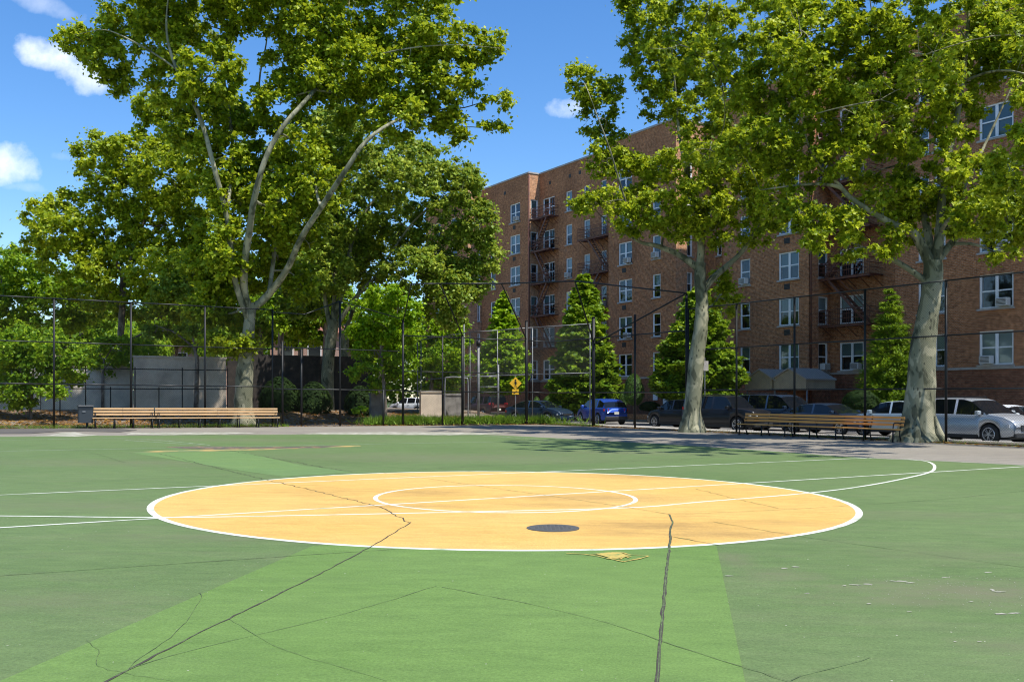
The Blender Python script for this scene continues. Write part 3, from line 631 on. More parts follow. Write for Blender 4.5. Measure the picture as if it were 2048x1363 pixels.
def make_tree(name, label, base, D, trunk, limbs, blobs, leafm, barkm, leaf=.2, per=44, dens=2.0, cr=.46, tmpl='kite', seed=1, group=None, dspread=1.0, ground=None, up=.18, droop=.25, flare=True, cat='tree', twig=.022):
    rg = np.random.default_rng(seed); sc = D/F; leaf *= LEAFK; per = int(per*PERK); dens *= DENSK
    bx = (base-CX)*sc; z0 = gz(max(-30, bx)) if ground is None else ground
    o = empty(name, (bx, D, z0), label=label, cat=cat, group=group); O = np.array([bx, D, z0])
    def w(px, py, dd=0): v = Wp(px, py, D+dd); return np.array(v)-O
    nodes = []; nrad = []
    def path(pts):          # (px,py,r,depth offset)
        P = [w(p[0], p[1], p[3] if len(p) > 3 else 0) for p in pts]; R = [p[2] for p in pts]
        Q = catmull([list(a)+[r] for a, r in zip(P, R)], 5); Q = np.array(Q); return Q[:, :3], np.maximum(Q[:, 3], .006)
    P, R = path(trunk)
    if P[0, 2] > -.05: P[0, 2] = -.1
    else: P[0, 2] = min(P[0, 2], -.1)
    if flare:
        hgt = P[:, 2]; R = R*(1+.55*np.exp(-np.maximum(hgt, 0)/.35))
    P[:, :2] += rg.normal(size=(len(P), 2))*.008
    ts = TubeSet(); ts.add(P, R, 18)
    # roots: buttress ridges
    if flare:
        for k in range(6):
            a = 2*math.pi*k/6+rg.uniform(-.3, .3); r0 = R[2]
            ts.add([(math.cos(a)*r0*.62, math.sin(a)*r0*.62, .9), (math.cos(a)*r0*.78, math.sin(a)*r0*.78, .35), (math.cos(a)*r0*1.08, math.sin(a)*r0*1.08, -.08)], [.05, .13, .11], 8)
    ntr = len(P)
    for p, r in zip(P[int(len(P)*.55):], R[int(len(P)*.55):]): nodes.append(p); nrad.append(r)
    for lb in limbs:
        P, R = path(lb); R = R*.70; l2 = TubeSet(); l2.add(P, R, 10); l2.build('limb', barkm, o)
        for p, r in zip(P[2:], R[2:]): nodes.append(p); nrad.append(r)
    # cluster centres
    C = []; bl = []
    for bb in blobs:
        px, py, rx, ry = bb[:4]; dd = bb[4] if len(bb) > 4 else rg.normal()*min(rx, 90)*sc*.7*dspread; k = bb[5] if len(bb) > 5 else 1.0
        c = w(px, py, dd); rx, ry = rx*BLK, ry*BLK; rad = np.array([rx*sc, max(rx, ry)*sc*.9*dspread, ry*sc]); bl.append((c, rad))
        n = max(4, int(math.pi*rad[0]*rad[2]*dens*k))
        d = rg.normal(size=(n, 3)); d /= np.linalg.norm(d, axis=1)[:, None]; rr = rg.uniform(.25, 1, size=n)**.45
        C.append(c+d*rr[:, None]*rad)
    C = np.concatenate(C)
    # secondary branches to each blob, then twigs to clusters
    def curve(a, b, r0, r1, n=6, sag=.08):
        a = np.array(a); b = np.array(b); Ln = np.linalg.norm(b-a); t = np.linspace(0, 1, n)[:, None]; off = rg.normal(size=3)*Ln*sag; off[2] += Ln*sag*.8
        P = a*(1-t)+b*t+np.sin(t*np.pi)*off; return P, r0+(r1-r0)*t[:, 0]
    nodes = np.array(nodes); nrad = np.array(nrad)
    for c, rad in bl:
        d = np.linalg.norm(nodes-c, axis=1)+np.where(nodes[:, 2] > c[2]+.5, 2.0, 0); j = int(np.argmin(d)); r0 = min(nrad[j]*.6, .085*max(1, d[j]/5))
        P, R = curve(nodes[j], c, r0, .025, 8); ts.add(P, R, 6); nodes = np.concatenate([nodes, P[2:]]); nrad = np.concatenate([nrad, R[2:]])
    for c in C[rg.permutation(len(C))]:
        d = np.linalg.norm(nodes-c, axis=1); j = int(np.argmin(d)); Ln = d[j]
        if Ln < .15: continue
        P, R = curve(nodes[j], c, min(nrad[j]*.7, twig*max(1, Ln/1.2)), .006, 5, .1); ts.add(P, R, 4); nodes = np.concatenate([nodes, P[2:]]); nrad = np.concatenate([nrad, R[2:]])
    ts.build('trunk', barkm, o)
    n = len(C)*per
    ci = np.repeat(np.arange(len(C)), per); d = rg.normal(size=(n, 3)); d /= np.linalg.norm(d, axis=1)[:, None]
    crs = cr*.86*rg.uniform(.55, 1.35, size=len(C)); rr = np.clip(np.abs(rg.normal(size=n))*.62, .08, 1.75)
    X = C[ci]+d*(rr*crs[ci])[:, None]*np.array([1, 1, .72])
    V, Fc = leaf_cards(X, leaf, up, droop, tmpl, seed+5, axis=d*1.2); raw('crown', V, Fc, leafm, o)
    return o
make_tree('plane_tree', 'huge spreading plane tree behind the long pale bench, forked pale trunk', 487, 45.0,
  [(487, 858, .47), (487, 810, .43), (489, 750, .41), (495, 690, .32), (499, 640, .26), (504, 606, .25)],
  [[(501, 625, .28), (489, 585, .27, -.5), (489, 530, .25, -1.2), (499, 460, .22, -2), (508, 400, .20, -2.6), (530, 320, .17, -3), (565, 255, .15, -3), (612, 200, .13, -2.5), (655, 150, .09), (690, 80, .05), (700, -20, .03)],
   [(506, 615, .26), (532, 594, .26), (573, 540, .22, -.8), (603, 475, .20, -1.8), (652, 400, .18, -2.8), (695, 335, .16, -3.4), (730, 285, .13, -3.4), (785, 245, .10, -2.6), (855, 222, .07, 1), (930, 215, .04, 1), (1000, 190, .02, 1)],
   [(538, 585, .15), (548, 510, .15, 1), (556, 420, .15, 1.6), (568, 345, .14, 2), (590, 265, .12, 2), (598, 190, .09, 2), (610, 100, .05, 2)],
   [(498, 645, .2), (470, 560, .20, -1), (455, 440, .18, -1.5), (428, 335, .16, -2), (400, 235, .14, -2), (352, 135, .11, -2), (333, 60, .07, -2), (340, -40, .04, -2)],
   [(355, 140, .07, -2), (320, 115, .06, -2), (270, 85, .05, -2), (210, 60, .03, -2), (150, 70, .015, -2)],
   [(455, 420, .12, -1.5), (466, 300, .12, 0), (452, 190, .11, .5), (445, 110, .09, .5), (470, 30, .06, .5), (490, -40, .03, .5)],
   [(570, 330, .08, 2), (520, 190, .07, 2), (532, 90, .05, 2), (545, 0, .03, 2)],
   [(612, 200, .08), (700, 130, .07, -1), (800, 100, .05, -2), (900, 90, .03, -2), (985, 95, .015, -2)]],
  [(165, 88, 45, 28), (215, 110, 45, 45), (260, 40, 70, 40), (235, 165, 28, 20), (330, 70, 60, 55), (345, 165, 50, 45), (415, 50, 60, 55), (420, 150, 60, 55), (400, 250, 60, 55), (430, 320, 60, 50),
   (470, 20, 50, 40), (450, 230, 45, 45), (560, 30, 50, 40), (570, 120, 40, 40), (630, 60, 60, 50), (640, 150, 60, 50), (700, 40, 70, 50), (715, 130, 70, 55), (720, 215, 60, 45), (800, 60, 70, 50), (800, 150, 65, 50), (800, 235, 50, 40),
   (880, 70, 60, 40), (890, 145, 50, 45), (870, 210, 50, 40), (905, 255, 32, 30), (985, 95, 26, 38, 0, .9), (945, 120, 30, 22, 0, .8), (1005, 205, 28, 14, 0, .35), (985, 262, 28, 14, 0, .25), (945, 190, 28, 28, 0, .5),
   (560, 210, 50, 45), (520, 290, 50, 50), (600, 300, 50, 45), (510, 380, 50, 50), (560, 400, 50, 50), (460, 400, 45, 50), (640, 370, 50, 45), (430, 480, 50, 50), (440, 560, 45, 55), (410, 620, 40, 35), (400, 540, 35, 40),
   (610, 460, 45, 45), (540, 470, 40, 40), (680, 300, 45, 40), (450, 505, 45, 45), (555, 520, 40, 40, 2), (598, 565, 40, 36, 2), (520, 550, 34, 36, 3), (470, 625, 30, 30, 1), (545, 440, 40, 40, 2), (470, 690, 42, 14, -.3, 2.2), (425, 680, 22, 14, -.4, 2), (300, -60, 90, 50), (480, -70, 110, 60), (680, -70, 120, 60), (850, -30, 80, 45)],
  M['leafplane'], M['planebark'], .20, 44, 2.35, .46, 'kite', 21)
make_tree('plane_tree', 'broad mid green plane tree behind the left fence with thin dark trunk', 242, 55.0,
  [(242, 828, .22), (243, 760, .20), (241, 690, .19), (244, 620, .18), (246, 560, .16)],
  [[(246, 565, .14), (225, 500, .12), (190, 440, .1), (130, 430, .06), (80, 430, .03)], [(246, 560, .14), (275, 480, .12), (300, 400, .1), (290, 330, .06), (230, 290, .03)], [(246, 600, .1), (310, 560, .09), (370, 500, .07), (390, 430, .04)],
   [(243, 690, .08), (290, 665, .08), (340, 660, .06)]],
  [(205, 285, 38, 20), (170, 300, 22, 14), (255, 315, 55, 35), (320, 270, 45, 45), (300, 210, 30, 40), (340, 350, 70, 55), (240, 380, 65, 45), (190, 345, 35, 22), (120, 405, 40, 22), (75, 425, 26, 32), (130, 460, 60, 35), (230, 460, 70, 50), (330, 450, 70, 55), (150, 520, 60, 40),
   (240, 540, 70, 50), (330, 550, 60, 50), (90, 490, 40, 25), (360, 610, 50, 32), (280, 610, 60, 28), (190, 590, 60, 30), (380, 520, 50, 50), (390, 400, 50, 50)],
  M['leafplane'], M['brownbark'], .20, 40, 2.1, .5, 'kite', 22, ground=.5)
make_tree('plane_tree', 'plane tree with double pale trunk in deep shade between bench and backstop', 656, 56.0,
  [(656, 842, .42), (655, 790, .38), (656, 730, .36), (662, 680, .33), (668, 640, .3)],
  [[(664, 670, .24), (650, 600, .2), (640, 540, .17), (620, 480, .12), (600, 420, .06)], [(668, 640, .25), (690, 560, .2), (705, 480, .16), (740, 410, .1), (790, 360, .05)],
   [(668, 660, .22), (700, 610, .2), (745, 560, .15), (810, 520, .1), (880, 500, .05)], [(664, 650, .2), (670, 570, .18), (665, 480, .14), (660, 400, .08), (670, 320, .04)], [(745, 560, .1), (830, 440, .09), (900, 390, .05)]],
  [(660, 260, 45, 45), (640, 340, 45, 45), (715, 340, 55, 50), (690, 250, 40, 40), (780, 360, 60, 45), (850, 330, 60, 40), (790, 300, 50, 30), (900, 380, 55, 45), (935, 370, 30, 40), (955, 450, 40, 45), (975, 520, 28, 35), (880, 470, 60, 50), (800, 450, 60, 50), (700, 430, 60, 55), (640, 450, 50, 50),
   (650, 540, 55, 45), (730, 530, 55, 50), (820, 540, 60, 45), (895, 560, 55, 40), (940, 560, 40, 35), (610, 600, 45, 35), (780, 590, 45, 25), (590, 520, 45, 45), (870, 620, 45, 22), (900, 585, 42, 36, -1, 1.4), (885, 545, 45, 36, 1, 1.4), (905, 635, 30, 18, -1, 1.3)],
  M['leafplane2'], M['planebark'], .20, 40, 2.1, .5, 'kite', 23, ground=-.05)
b = None
make_tree('plane_tree', 'leaning plane tree trunk just right of the double trunk, behind the fence', 700, 60.0,
  [(698, 838, .35), (694, 780, .32), (688, 720, .30), (690, 660, .26)], [[(690, 665, .2), (712, 600, .17), (730, 540, .12), (720, 470, .06)]],
  [(740, 480, 50, 40), (700, 500, 45, 40), (660, 470, 40, 40)], M['leafplane'], M['planebark'], .2, 40, 2, .5, 'kite', 24)
make_tree('plane_tree', 'slender leaning plane tree left of the orange bench, over the street fence', 1385, 41.2,
  [(1384, 868, .44), (1384, 830, .37), (1389, 770, .35), (1394, 710, .335), (1402, 650, .30), (1404, 600, .27), (1400, 560, .25), (1400, 525, .24)],
  [[(1400, 540, .24), (1384, 527, .22), (1355, 508, .18), (1315, 492, .15), (1280, 484, .1), (1240, 460, .06), (1200, 430, .03)], [(1400, 530, .24), (1402, 490, .22), (1396, 440, .18), (1380, 370, .14), (1360, 280, .1), (1350, 170, .06), (1340, 60, .03)],
   [(1404, 585, .22), (1425, 557, .21), (1450, 535, .18), (1478, 510, .15), (1500, 480, .12), (1520, 440, .08), (1540, 380, .05)], [(1400, 500, .16), (1420, 420, .14, 1.5), (1440, 320, .12, 2), (1450, 200, .08, 2), (1440, 80, .05, 2)], [(1280, 484, .07), (1250, 400, .06, -1), (1220, 300, .05, -1.5), (1190, 220, .03, -1.5)],
   [(1404, 620, .1), (1425, 610, .08, 1), (1440, 590, .05, 1)]],
  [(1165, 170, 30, 32), (1150, 150, 18, 16), (1200, 200, 32, 36), (1225, 175, 16, 22), (1205, 265, 35, 32), (1215, 330, 45, 36), (1165, 412, 22, 12), (1210, 405, 45, 26), (1265, 350, 45, 40), (1260, 430, 50, 34), (1262, 90, 20, 36), (1300, 50, 45, 45), (1300, 130, 45, 40), (1325, 205, 45, 32), (1370, 60, 60, 50), (1375, 150, 60, 50), (1400, 230, 60, 45),
   (1450, 60, 60, 50), (1460, 150, 55, 50), (1470, 240, 55, 50), (1310, 340, 38, 36), (1320, 420, 50, 36), (1385, 330, 55, 45), (1390, 410, 55, 40), (1460, 330, 60, 50), (1470, 410, 55, 42), (1330, 465, 40, 24), (1430, 460, 45, 30), (1540, 420, 45, 36), (1545, 340, 50, 50), (1510, 470, 35, 20), (1270, -10, 40, 30), (1380, -60, 90, 50), (1450, 600, 22, 36, 1, 1.4), (1440, 560, 18, 20, 1, 1.3), (1440, 150, 80, 60, -6, .3), (1360, 90, 60, 50, -6, .3), (1530, 180, 80, 60, -6, .3), (1480, -80, 100, 60, -7, .3), (1330, -60, 70, 50, -6, .3), (1600, 40, 80, 60, -6.5, .3), (1420, 300, 60, 40, -3.5, .3), (1640, -60, 90, 60, -6, .3)],
  M['leafplane'], M['planebark'], .160, 46, 2.25, .42, 'lobed', 31)
make_tree('plane_tree', 'thick trunked plane tree at right, rising over the silver crossover', 1838, 33.2,
  [(1832, 892, .62), (1836, 862, .56), (1838, 820, .52), (1842, 770, .48), (1846, 700, .43), (1854, 640, .37), (1862, 590, .33), (1866, 550, .33), (1866, 520, .30)],
  [[(1862, 570, .2), (1838, 552, .16), (1805, 530, .14), (1770, 512, .12), (1735, 498, .07), (1690, 480, .03)], [(1862, 530, .30), (1842, 490, .25), (1825, 465, .22), (1790, 450, .18), (1745, 425, .15), (1700, 395, .13), (1680, 375, .11), (1640, 368, .08), (1580, 372, .05), (1520, 380, .02)],
   [(1695, 392, .08), (1680, 370, .08), (1655, 350, .07), (1620, 300, .05, -.5), (1600, 220, .03, -1)], [(1868, 530, .28), (1878, 480, .24), (1884, 400, .2), (1895, 320, .17), (1915, 230, .14), (1930, 120, .12), (1938, 20, .08), (1940, -80, .04)],
   [(1868, 540, .22), (1850, 440, .18, 1), (1820, 350, .14, 2), (1790, 250, .09, 2.5), (1760, 130, .06, 2.5), (1740, 0, .03, 2.5)], [(1875, 520, .2), (1920, 470, .16, 1), (1990, 430, .12, 1), (2060, 380, .08, 1), (2120, 300, .04, 1)], [(1870, 500, .18), (1900, 430, .13, 1.5), (1960, 310, .08, 2.5), (2030, 160, .04, 3)]],
  [(1540, 180, 50, 50), (1480, 300, 40, 36), (1530, 270, 50, 45), (1560, 90, 60, 50), (1610, 150, 60, 50), (1600, 240, 60, 50), (1590, 320, 55, 40), (1570, 400, 50, 36), (1610, 430, 40, 30), (1650, 60, 70, 50), (1680, 150, 60, 50), (1690, 240, 65, 50), (1680, 320, 60, 36), (1740, 60, 70, 50), (1760, 150, 65, 55), (1760, 250, 65, 50), (1760, 340, 65, 45), (1770, 410, 60, 36), (1700, 450, 50, 30), (1640, 480, 40, 20), (1650, 440, 35, 26),
   (1830, 80, 70, 60), (1850, 180, 70, 55), (1840, 280, 65, 50), (1850, 370, 65, 45), (1860, 440, 60, 32), (1920, 60, 70, 60), (1940, 150, 60, 50), (1920, 240, 42, 40), (1940, 350, 60, 40), (1940, 420, 60, 40), (2000, 380, 55, 40), (2010, 90, 60, 70), (2015, 450, 50, 40), (2000, 510, 30, 14), (2090, 60, 60, 80), (2100, 170, 60, 60), (2100, 330, 60, 60), (2110, 450, 60, 50),
   (1760, 500, 35, 16), (1690, 505, 30, 12), (1800, 470, 40, 22), (1560, 10, 70, 40), (1700, -50, 100, 50), (1850, -60, 100, 60), (2000, -40, 90, 50), (1950, -120, 120, 70, -7, .3), (1750, -130, 120, 70, -7, .3), (1600, 60, 70, 50, -4, .3), (2090, -140, 130, 90, -8, .3), (1850, 110, 80, 60, -5, .3), (1960, 440, 55, 32, -3), (2010, 400, 60, 30, -3.5), (1760, 200, 70, 50, -4, .3), (1880, -280, 160, 90, -8, .3), (2150, 100, 120, 90, -6, .3), (2080, -260, 200, 120, -10.5, .3), (1820, -330, 180, 110, -10, .3), (1640, -190, 120, 80, -7, .3), (2060, 330, 60, 60, -6)],
  M['leafplane'], M['planebark'], .150, 50, 2.45, .38, 'lobed', 32)
# smaller trees on the left and in the middle
make_tree('young_tree', 'low dense young tree on a slim stem at the far left behind the fence', 62, 44.5, [(62, 848, .09), (62, 815, .07), (64, 780, .06), (66, 740, .05)], [[(64, 770, .04), (30, 730, .03), (0, 700, .02)], [(65, 750, .04), (100, 710, .03), (140, 690, .02)]],
  [(15, 690, 50, 35), (70, 680, 50, 30), (110, 715, 50, 34), (60, 740, 50, 36), (10, 745, 40, 36), (130, 750, 40, 22), (160, 725, 30, 16), (60, 790, 45, 18), (20, 790, 30, 24), (100, 780, 30, 16), (-60, 720, 60, 60)],
  M['leafgreen'], M['brownbark'], .16, 46, 2.9, .38, 'kite', 41, flare=False, ground=.2)
make_tree('broadleaf_tree', 'round green tree rising at the far left picture edge behind the others', 30, 66.0, [(30, 830, .2), (32, 740, .17), (34, 650, .12)], [[(34, 660, .1), (10, 600, .08), (0, 540, .03)], [(34, 660, .1), (90, 620, .07), (150, 590, .03)]],
  [(15, 510, 36, 18), (45, 530, 40, 26), (0, 560, 45, 34), (75, 575, 50, 30), (25, 610, 55, 34), (120, 590, 55, 30), (100, 640, 60, 28), (180, 620, 45, 24), (20, 660, 50, 24), (160, 560, 45, 30), (-80, 580, 70, 60)],
  M['leafgreen'], M['brownbark'], .21, 40, 2.0, .55, 'kite', 42, ground=.5)
make_tree('broadleaf_tree', 'small tree with yellowish leaves in front of the grey wall', 392, 51.0, [(392, 830, .13), (393, 780, .12), (394, 720, .11), (388, 690, .1)], [[(388, 695, .08), (350, 665, .06), (310, 650, .03)], [(390, 690, .08), (370, 630, .06), (350, 590, .03)], [(392, 700, .07), (405, 660, .05), (415, 630, .02)]],
  [(345, 585, 50, 26), (375, 620, 50, 26), (330, 630, 42, 22), (395, 655, 35, 18), (310, 665, 34, 12), (365, 560, 30, 20)],
  M['leafplane2'], M['brownbark'], .17, 40, 2.6, .42, 'kite', 43, flare=False, ground=.35)
make_tree('broadleaf_tree', 'reddish tinged leafy shrub tree under the thin dark trunk', 205, 52.0, [(205, 830, .08), (205, 760, .07), (208, 720, .05)], [[(207, 740, .04), (240, 700, .03)]],
  [(225, 690, 40, 16), (190, 700, 40, 18), (250, 715, 28, 16), (210, 735, 36, 18), (265, 690, 20, 10)], M['leafgreen'], M['brownbark'], .16, 42, 2.6, .4, 'kite', 44, flare=False, ground=.4)
make_tree('broadleaf_tree', 'bright green leafy tree between double trunk and backstop', 765, 50.5, [(772, 850, .1), (770, 800, .09), (765, 740, .08), (762, 690, .07)], [[(765, 720, .05), (730, 670, .04), (715, 640, .02)], [(763, 700, .06), (790, 640, .04), (800, 590, .02)]],
  [(770, 590, 40, 22), (735, 620, 36, 24), (800, 620, 36, 26), (765, 650, 45, 28), (725, 665, 32, 24), (800, 670, 32, 28), (750, 710, 45, 26), (795, 725, 32, 26), (730, 745, 28, 18), (770, 765, 32, 16), (815, 655, 20, 24)],
  M['leafbright'], M['brownbark'], .18, 44, 2.6, .4, 'kite', 45, flare=False)
make_tree('broadleaf_tree', 'leafy tree seen through the mesh behind the backstop', 862, 63.0, [(862, 850, .16), (862, 790, .14), (866, 730, .1)], [[(865, 740, .08), (900, 690, .05)], [(865, 740, .08), (845, 690, .05)]],
  [(860, 655, 34, 20), (895, 665, 34, 24), (850, 700, 28, 28), (885, 715, 36, 28), (860, 750, 34, 26), (905, 745, 28, 24), (925, 700, 18, 28), (925, 660, 16, 16), (890, 780, 28, 14)],
  M['leafbright'], M['brownbark'], .2, 40, 2.4, .45, 'kite', 46, flare=False)
make_tree('sapling', 'tiny sapling with red stem by the fence left of the backstop', 718, 49.0, [(718, 850, .02), (718, 840, .018), (716, 830, .015), (717, 822, .01)], [[(717, 832, .01), (712, 826, .006)]], [(712, 822, 8, 4), (724, 818, 8, 4)], M['leafbright'], M['brownbark'], .14, 12, 30, .12, 'kite', 47, flare=False, cat='sapling')
# trees far behind that close the view
for i, (px, D, top, wd, hh) in enumerate(((-60, 80, 470, 80, 90), (-190, 62, 380, 110, 150), (520, 84, 560, 70, 70), (600, 80, 575, 50, 60), (440, 86, 520, 70, 90), (160, 82, 600, 70, 60), (760, 90, 600, 60, 60), (350, 84, 560, 70, 70), (650, 78, 500, 60, 90), (560, 76, 500, 50, 90))):
    make_tree('background_tree', ['tree crown cut off by the left picture edge', 'tall tree standing outside the left edge', 'tree seen in the gaps behind the huge plane trunk', 'tree behind the double trunked plane', 'tree filling the gap behind the lower left limbs', 'tree low behind the thin dark trunk', 'tree behind the bright leafy tree by the backstop', 'tree behind the yellowish leaved small tree', 'tree crown filling the gap between the double trunk limbs', 'tree crown filling the gap right of the huge plane fork'][i],
      px, D, [(px, 830, .3), (px, 760, .25), (px+3, top+hh, .2)], [], [(px+random.uniform(-1, 1)*wd*.6, top+random.uniform(.2, 1.6)*hh, wd*.55, hh*.42) for _ in range(6)], M['leafgreen'], M['brownbark'], .3, 34, 1.1, .75, 'kite', 60+i, group='trees far behind the park', ground=.5, flare=False)
rgw = np.random.default_rng(5); C = []
for px in np.arange(-900, 1000, 22):
    for k in range(110):
        D = 105+rgw.normal()*4; top = EYE+(HY-(648+16*math.sin(px*.02)+12*math.sin(px*.051)))/F*D; C.append(((px+rgw.uniform(-14, 14)-CX)/F*D, D, .3+(top-.3)*rgw.uniform(0, 1)**.7))
C = np.repeat(np.array(C), 9, 0)+rgw.normal(size=(len(C)*9, 3))*.55
V, Fc = leaf_cards(C, .5, .4, .2, 'kite', 77); tag(raw('distant_wood', V, Fc, M['leafgreen']), kind='stuff')
# ------------------------------------------------------------------ conifers and clipped shrubs
def conifer(name, label, px, D, apex, foot, hw, m, leaf=.16, seed=1, lean=0, prof=1.0, dens=1.0, ground=None, group=None, clear=0):
    rg = np.random.default_rng(seed); x = (px-CX)/F*D; z0 = gz(x)-.1 if ground is None else ground
    zt = EYE+(HY-apex)/F*D-z0; zf = max(.3, EYE+(HY-foot)/F*D-z0); rw = hw/F*D
    o = empty(name, (x, D, z0), label=label, cat='conifer', group=group)
    ts = TubeSet(); ts.add([(0, 0, -.1), (0, 0, zt*.5), (lean, 0, zt*.97)], [.16, .1, .02], 10); C = []; A = []
    zz = zf
    while zz < zt-.05:
        f = (zz-zf)/(zt-zf); R = rw*(1-f)**prof*(1 if f > .12 else .8+f*1.7)+.05; nb = max(4, int(8+16*(1-f)))
        for k in range(nb):
            a = rg.uniform(0, 2*np.pi); Rk = R*rg.uniform(.72, 1.12); dr = -.10*Rk+rg.uniform(-.1, .1); tip = np.array([math.cos(a)*Rk+lean*f, math.sin(a)*Rk, zz+dr+.18*Rk])
            b0 = np.array([lean*f, 0, zz+.05]); t = np.linspace(0, 1, 5)[:, None]; P = b0*(1-t)+tip*t; P[:, 2] -= np.sin(t[:, 0]*np.pi)*.08*Rk; ts.add(P, .02*(1-t[:, 0])+.005, 4)
            n = int((10+46*Rk)*dens); u = rg.uniform(.25, 1, size=n)**.75; w_ = (.10+.22*(1-u))*min(1.3, Rk+.2)
            pos = b0+(tip-b0)*u[:, None]+rg.normal(size=(n, 3))*np.stack([w_, w_, w_*.5], 1); pos[:, 2] -= np.sin(u*np.pi)*.08*Rk
            C.append(pos); d = (tip-b0)/(np.linalg.norm(tip-b0)+1e-6); A.append(np.tile(d*1.6+np.array([0, 0, .25]), (n, 1)))
        zz += .26+.12*rg.random()
    ts.build('trunk', M['brownbark'], o); C = np.concatenate(C); V, Fc = leaf_cards(C, leaf, .35, 0, 'needle' if leaf < .2 else 'kite', seed, axis=np.concatenate(A)); raw('crown', V, Fc, m, o); return o
conifer('conifer', 'narrow bright green conifer in front of the building near the yellow sign', 1006, 76, 582, 780, 58, M['leafbright'], .24, 71, .0, .8, 1.4)
conifer('conifer', 'tall broad conifer behind the backstop corner above the blue hatchback', 1168, 66, 545, 815, 78, M['conifer'], .30, 72, .0, .72, 1.6)
conifer('conifer', 'wide conifer right behind the slender leaning plane trunk', 1398, 58, 575, 795, 96, M['conifer'], .25, 73, .0, .62, 1.9)
conifer('conifer', 'pointed conifer left of the thick plane trunk at right', 1783, 49.5, 572, 815, 66, M['conifer'], .17, 74, -.1, .8, 2.2)
def shrub(name, label, px, D, y0, y1, hw, m, seed, stem=0, power=2.4, group=None, cat='shrub', leaf=.07, egg=.2):
    rg = np.random.default_rng(seed); x = (px-CX)/F*D; zb = EYE+(HY-y1)/F*D; zt = EYE+(HY-y0)/F*D; g = gz(x)-.12; r = hw/F*D
    o = empty(name, (x, D, g), label=label, cat=cat, group=group); ts = TubeSet(); ts.add([(0, 0, -.1), (0, 0, zb-g+.3), (0, 0, zt-g-.2)], [.05, .04, .02], 8); ts.build('stem', M['brownbark'], o)
    h = (zt-zb)/2; area_ = 4*math.pi*((r*r+2*r*h)/3); n = int(area_*650*(.07/leaf)**1.6); d = rg.normal(size=(n, 3)); d /= np.linalg.norm(d, axis=1)[:, None]
    sh = 1-egg*d[:, 2]; rr = rg.uniform(.80, 1.0, size=n)**.5; wob = 1+.05*np.sin(d[:, 0]*7+seed)+.05*np.sin(d[:, 1]*9+d[:, 2]*6)
    C = np.stack([d[:, 0]*r*sh*rr*wob, d[:, 1]*r*sh*rr*wob, (zb+zt)/2-g+d[:, 2]*h*rr], 1); V, Fc = leaf_cards(C, leaf, .15, 0, 'kite', seed, axis=d*1.0); raw('crown', V, Fc, m, o)
    n2 = 900; return o
shrub('topiary', 'tall egg shaped clipped evergreen right of the blue hatchback', 1268, 58.5, 746, 812, 21, M['topiary'], 81, cat='topiary')
shrub('topiary', 'small clipped evergreen left of the tall egg shaped one', 1246, 62, 780, 815, 9, M['topiary'], 82, cat='topiary')
for i, (px, y0, hw, lb) in enumerate(((1073, 792, 7, 'smallest round clipped bush behind the navy sedan'), (1096, 791, 11, 'middle round clipped bush behind the navy sedan roof'), (1124, 783, 13, 'largest clipped bush left of the broad conifer trunk'))):
    shrub('clipped_bush', lb, px, 70, y0, 816, hw, M['topiary'], 83+i, group='clipped bushes in front of the building', cat='bush')
shrub('bush', 'low dark hedge bush behind the topiary stem by the brick planter', 1300, 60, 802, 822, 22, M['darkivy'], 87, cat='bush', leaf=.12); shrub('bush', 'round very dark bush behind the dark saloon roof', 1722, 47, 778, 822, 36, M['darkivy'], 88, cat='bush', leaf=.12)
shrub('bush', 'left bright bush behind the backstop by the pipe frame', 975, 54.5, 830, 850, 16, M['leafbright'], 89, cat='bush', leaf=.1, egg=0); shrub('bush', 'right bright bush behind the backstop by the pipe frame', 1000, 54.0, 829, 850, 12, M['leafbright'], 90, cat='bush', leaf=.1, egg=0)
shrub('bush', 'low leafy bush against the pale wall at left', 120, 58, 782, 822, 26, M['leafgreen'], 91, cat='bush', leaf=.15); shrub('bush', 'small weedy bush behind the short pale bench end', 215, 57, 800, 822, 16, M['darkivy'], 92, cat='bush', leaf=.15)
# ivy on the facade right of the thick trunk, standing off the wall

for i, (px, hw, y0) in enumerate(((560, 40, 752), (628, 34, 762), (720, 30, 770))):
    shrub('bush', ['dark undergrowth bush by the dark boards right of the huge plane trunk', 'dark undergrowth bush just left of the double trunk', 'dark undergrowth bush right of the double trunk'][i], px, 54, y0, 838, hw, M['darkivy'], 95+i, cat='bush', leaf=.16)

for i, (px, D, y0, y1, hw, lb) in enumerate(((20, 53, 668, 800, 62, 'big bright bush at the left edge behind the young tree'), (95, 55, 690, 815, 46, 'bright bush right of the one at the left edge'), (160, 54, 705, 775, 34, 'bush hanging over the pale wall'), (300, 60, 660, 730, 46, 'leafy bush mass above the grey concrete wall, left'), (430, 60, 655, 735, 44, 'leafy bush mass above the grey concrete wall, beside the big trunk'))):
    shrub('bush', lb, px, D, y0, y1, hw, M['leafgreen'], 140+i, cat='bush', leaf=.17, egg=.1)
